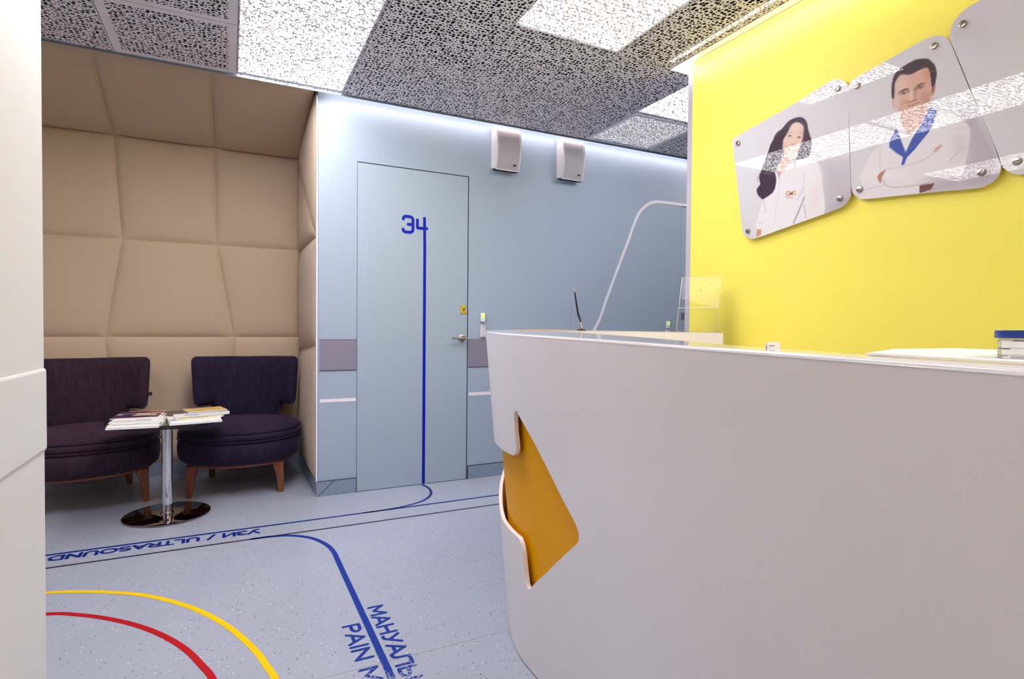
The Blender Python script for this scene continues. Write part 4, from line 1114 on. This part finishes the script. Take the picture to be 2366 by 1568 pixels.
# ------------------------------------------------------------------ lounge chairs
def lounge_chair(loc, rz, mv, label, tagside=None):
    """front faces local -Y"""
    e = empty('lounge_chair', loc, rz); tag(e, label, 'armchair', 'low lounge chairs in the padded niche')
    R = .385; n = 64
    def ring(prof, name, m_):
        V, Fc = [], []
        for r, z in prof:
            for i in range(n):
                a = 2 * PI * i / n
                sx = 1.0; sy = 1.0 if math.sin(a) < 0 else .93
                q = abs(math.cos(a)) ** 2.3 + abs(math.sin(a)) ** 2.3; k = q ** (-1 / 2.3)
                V.append((r * k * math.cos(a) * sx, r * k * math.sin(a) * sy, z))
        for k in range(len(prof) - 1):
            for i in range(n):
                j = (i + 1) % n; Fc.append((k * n + i, k * n + j, (k + 1) * n + j, (k + 1) * n + i))
        Fc.append(tuple(range(n - 1, -1, -1))); Fc.append(tuple(range((len(prof) - 1) * n, len(prof) * n)))
        return obj(name, V, Fc, m_, e, True)
    ring([(.30, .196), (.335, .196), (.34, .201), (.342, .214)], 'wood_rim', m_wood)
    ring([(.30, .212), (.35, .214), (.373, .232), (.386, .27), (.388, .315), (.382, .348), (.368, .366), (.30, .37)], 'seat_base', mv)
    ring([(.30, .366), (.362, .366), (.378, .372), (.386, .386), (.386, .404), (.376, .417), (.366, .421), (.372, .425), (.366, .435), (.33, .448), (.26, .461), (.16, .470), (.06, .474), (.01, .474)], 'seat_cushion', mv)
    # piping
    for r, z in ((.384, .368), (.378, .423)):
        pts = []
        for i in range(65):
            a = 2 * PI * i / 64; q = (abs(math.cos(a)) ** 2.3 + abs(math.sin(a)) ** 2.3) ** (-1 / 2.3)
            pts.append((r * q * math.cos(a), r * q * math.sin(a) * (1 if math.sin(a) < 0 else .93), z))
        tube('piping', pts, .0045, mv, e, 8)
    # curved back: two sheets with a pillow thickness
    NT, NZ = 48, 26; th_max = math.radians(60); V, Fc = [], []
    def outline(s):            # s in -1..1 -> z range
        a = abs(s)
        zt_ = .885 + .008 * a
        if a > .93: zt_ -= .05 * ((a - .93) / .07) ** 2.2
        if a < .50: zb_ = .40
        elif a < .66: k = (a - .50) / .16; zb_ = .40 + .135 * (k * k * (3 - 2 * k))
        else: zb_ = .535 - .02 * (a - .66)
        if a > .93: zb_ += .055 * ((a - .93) / .07) ** 2.2
        return zb_, zt_
    def bk(side):
        out = []
        for j in range(NZ + 1):
            for i in range(NT + 1):
                s = -1 + 2 * i / NT; zb_, zt_ = outline(s); t = j / NZ; z = zb_ + (zt_ - zb_) * t
                ex = (1 - abs(s) ** 10) * (1 - abs(2 * t - 1) ** 8)
                th_ = .040 * max(0, ex) ** .5
                tilt = (z - .42) * .05
                r = .375 + tilt + (th_ if side > 0 else -th_)
                if side < 0: r -= .012 * (1 - (2 * t - 1) ** 2)
                flare = 1 + .04 * (z - .42)
                a = s * th_max
                out.append((r * math.sin(a) * flare, r * math.cos(a) * .93 - .005, z))
        return out
    A_, B_ = bk(1), bk(-1); V = A_ + B_; m2 = len(A_)
    for j in range(NZ):
        for i in range(NT):
            a = j * (NT + 1) + i; q = (a, a + 1, a + NT + 2, a + NT + 1); Fc.append(q[::-1]); Fc.append(tuple(x + m2 for x in q))
    bd = [i for i in range(NT)] + [NT + j * (NT + 1) for j in range(NZ)] + [NZ * (NT + 1) + NT - i for i in range(NT)] + [(NZ - j) * (NT + 1) for j in range(NZ)]
    for k in range(len(bd)):
        a, b = bd[k], bd[(k + 1) % len(bd)]; Fc.append((a, b, b + m2, a + m2))
    obj('backrest', V, Fc, mv, e, True)
    for sx in (-1, 1):
        for fy, y in ((-1, -.24), (1, .28)):
            x = sx * (.27 if fy < 0 else .235); w0, w1 = .031, .016
            dx, dy = sx * .012, fy * .012
            V = []
            for z, ww, ox, oy in ((.205, w0 * 1.25, -dx, -dy), (.18, w0, -dx * .9, -dy * .9), (.12, w0 * .78, 0, 0), (0, w1, dx * .6, dy * .6)):
                for qx, qy in ((-1, -1), (1, -1), (1, 1), (-1, 1)): V.append((x + ox + qx * ww, y + oy + qy * ww * .85, z))
            Fc = [(3, 2, 1, 0)[::-1]] + [(k * 4 + q, (k + 1) * 4 + q, (k + 1) * 4 + (q + 1) % 4, k * 4 + (q + 1) % 4) for k in range(3) for q in range(4)] + [(12, 15, 14, 13)]
            obj('leg', V, Fc, m_wood, e, False, .003)
    if tagside:
        box('side_label', (tagside * .355 - .016, .19, .62), (tagside * .355 + .012, .194, .646), mv, e)
    return e
lounge_chair((.078, 4.395, 0), math.radians(-9), m_velR, 'dark aubergine velvet lounge chair beside the blue wall corner')
lounge_chair((-.80, 4.42, 0), math.radians(13), m_velL, 'plum velvet lounge chair partly hidden by the white wall', 1)

# ------------------------------------------------------------------ side table
TX, TY = -.328, 3.88
tb = empty('side_table', (TX, TY, 0)); tag(tb, 'round side table with dark top, chrome column and mirror-polished base', 'side table')
lathe('table_base', [(.222, 0), (.226, .002), (.226, .009), (.222, .0115), (.05, .013)], mat('mirror_steel', rgb(150, 138, 140), .05, 1), tb, 80)
lathe('column', [(.0285, .013), (.0285, .545)], m_chrome, tb, 40)
lathe('collar', [(.034, .013), (.034, .02), (.029, .022)], m_chrome, tb, 40)
lathe('tabletop', [(.08, .545), (.29, .548), (.302, .556), (.304, .566), (.300, .572), (.01, .572)], m_tabletop, tb, 96)

# magazines
def mag_paint(kind):
    """cover print as a grid of colours: rows from the near edge"""
    rnd = random.Random(kind); W_, H_ = 24, 32
    pal = {0: [(70, 60, 90), (230, 140, 90), (40, 40, 60), (214, 190, 170)], 1: [(245, 243, 246), (200, 60, 60), (70, 76, 120), (240, 240, 244)], 2: [(214, 226, 214), (120, 160, 120), (240, 240, 240), (190, 80, 90)],
           3: [(244, 242, 244), (250, 248, 250), (226, 224, 230), (60, 70, 130)], 4: [(240, 240, 236), (214, 198, 90), (235, 235, 240), (40, 80, 190)], 5: [(238, 190, 90), (240, 226, 140), (226, 140, 70), (240, 236, 230)], 6: [(60, 50, 56), (220, 120, 60), (236, 232, 232), (120, 60, 60)], 7: [(240, 240, 246), (150, 180, 230), (244, 230, 140), (40, 36, 50)]}[kind]
    g = np.zeros((H_ + 1, W_ + 1, 3)); g[:] = pal[0]
    for _ in range(9):
        a = rnd.randint(0, H_ - 2); b = min(H_, a + rnd.randint(1, 6)); c = rnd.randint(0, W_ // 2); d = min(W_, c + rnd.randint(5, W_)); g[a:b + 1, c:d + 1] = pal[rnd.randint(0, 3)]
    a = rnd.randint(1, 4); g[a:a + 2, 3:W_ - 3:2] = pal[1]
    return g, W_, H_
m_cover = bpy.data.materials.new('magazine_cover'); m_cover.use_nodes = True
b_ = m_cover.node_tree.nodes['Principled BSDF']; at_ = m_cover.node_tree.nodes.new('ShaderNodeAttribute'); at_.attribute_name = 'print'
m_cover.node_tree.links.new(at_.outputs['Color'], b_.inputs['Base Color']); b_.inputs['Roughness'].default_value = .22
def magazine(x, y, z, wd, dp, th, rot, kind, label, sag=0, tilt=0):
    e = empty('magazine', (x, y, z), rot); tag(e, label, 'magazine', 'magazines piled on the side table')
    g, W_, H_ = mag_paint(kind)
    V = [((i / W_ - .5) * wd, (j / H_) * dp, th + tilt * j / H_ + sag * math.sin(PI * i / W_) ) for j in range(H_ + 1) for i in range(W_ + 1)]
    Fc = [(j * (W_ + 1) + i, j * (W_ + 1) + i + 1, (j + 1) * (W_ + 1) + i + 1, (j + 1) * (W_ + 1) + i) for j in range(H_) for i in range(W_)]
    o = obj('cover', V, Fc, m_cover, e)
    lin = (g / 255) ** 2.2
    at = o.data.color_attributes.new('print', 'FLOAT_COLOR', 'POINT')
    at.data.foreach_set('color', np.concatenate([lin.reshape(-1, 3), np.ones(((W_ + 1) * (H_ + 1), 1))], 1).ravel())
    V, Fc = [], []; n = 12
    for i in range(n + 1):
        X = (i / n - .5) * wd; s = sag * math.sin(PI * i / n)
        V += [(X, 0, s * .3), (X, dp, tilt + s * .3), (X, dp, th + tilt + s - .0003), (X, 0, th + s - .0003)]
    for i in range(n):
        for q in range(4): Fc.append((i * 4 + q, i * 4 + (q + 1) % 4, (i + 1) * 4 + (q + 1) % 4, (i + 1) * 4 + q))
    Fc += [(0, 3, 2, 1), (n * 4, n * 4 + 1, n * 4 + 2, n * 4 + 3)]
    obj('page_block', V, [f[::-1] for f in Fc], m_paper, e)
    return e
ZT_ = .5722
R_ = math.radians
magazine(-.455, 3.535, ZT_, .235, .29, .012, R_(-4), 3, 'thick white-spined magazine at the front of the left pile')
magazine(-.456, 3.56, ZT_ + .0125, .232, .285, .006, R_(-4), 2, 'pale green and white magazine low in the left pile')
magazine(-.460, 3.63, ZT_ + .019, .230, .28, .005, R_(-3), 1, 'white magazine with red lettering on the left pile')
magazine(-.473, 3.74, ZT_ + .0245, .225, .28, .005, R_(-3), 0, 'dark magazine with orange stripes on top of the left pile')
magazine(-.163, 3.585, ZT_, .255, .20, .013, R_(8), 3, 'white magazine at the bottom front of the right pile')
magazine(-.165, 3.615, ZT_ + .0135, .250, .20, .006, R_(11), 4, 'white and blue magazine in the middle of the right pile')
magazine(-.150, 3.65, ZT_ + .020, .235, .20, .005, R_(8), 7, 'light leaflet with a yellow and blue picture on the right pile')
magazine(-.110, 3.885, ZT_ + .0, .225, .17, .020, R_(11), 6, 'thick dark and orange magazine at the back of the right pile')
magazine(-.115, 3.91, ZT_ + .0205, .215, .16, .006, R_(15), 5, 'yellow and orange booklet on top at the back of the table')
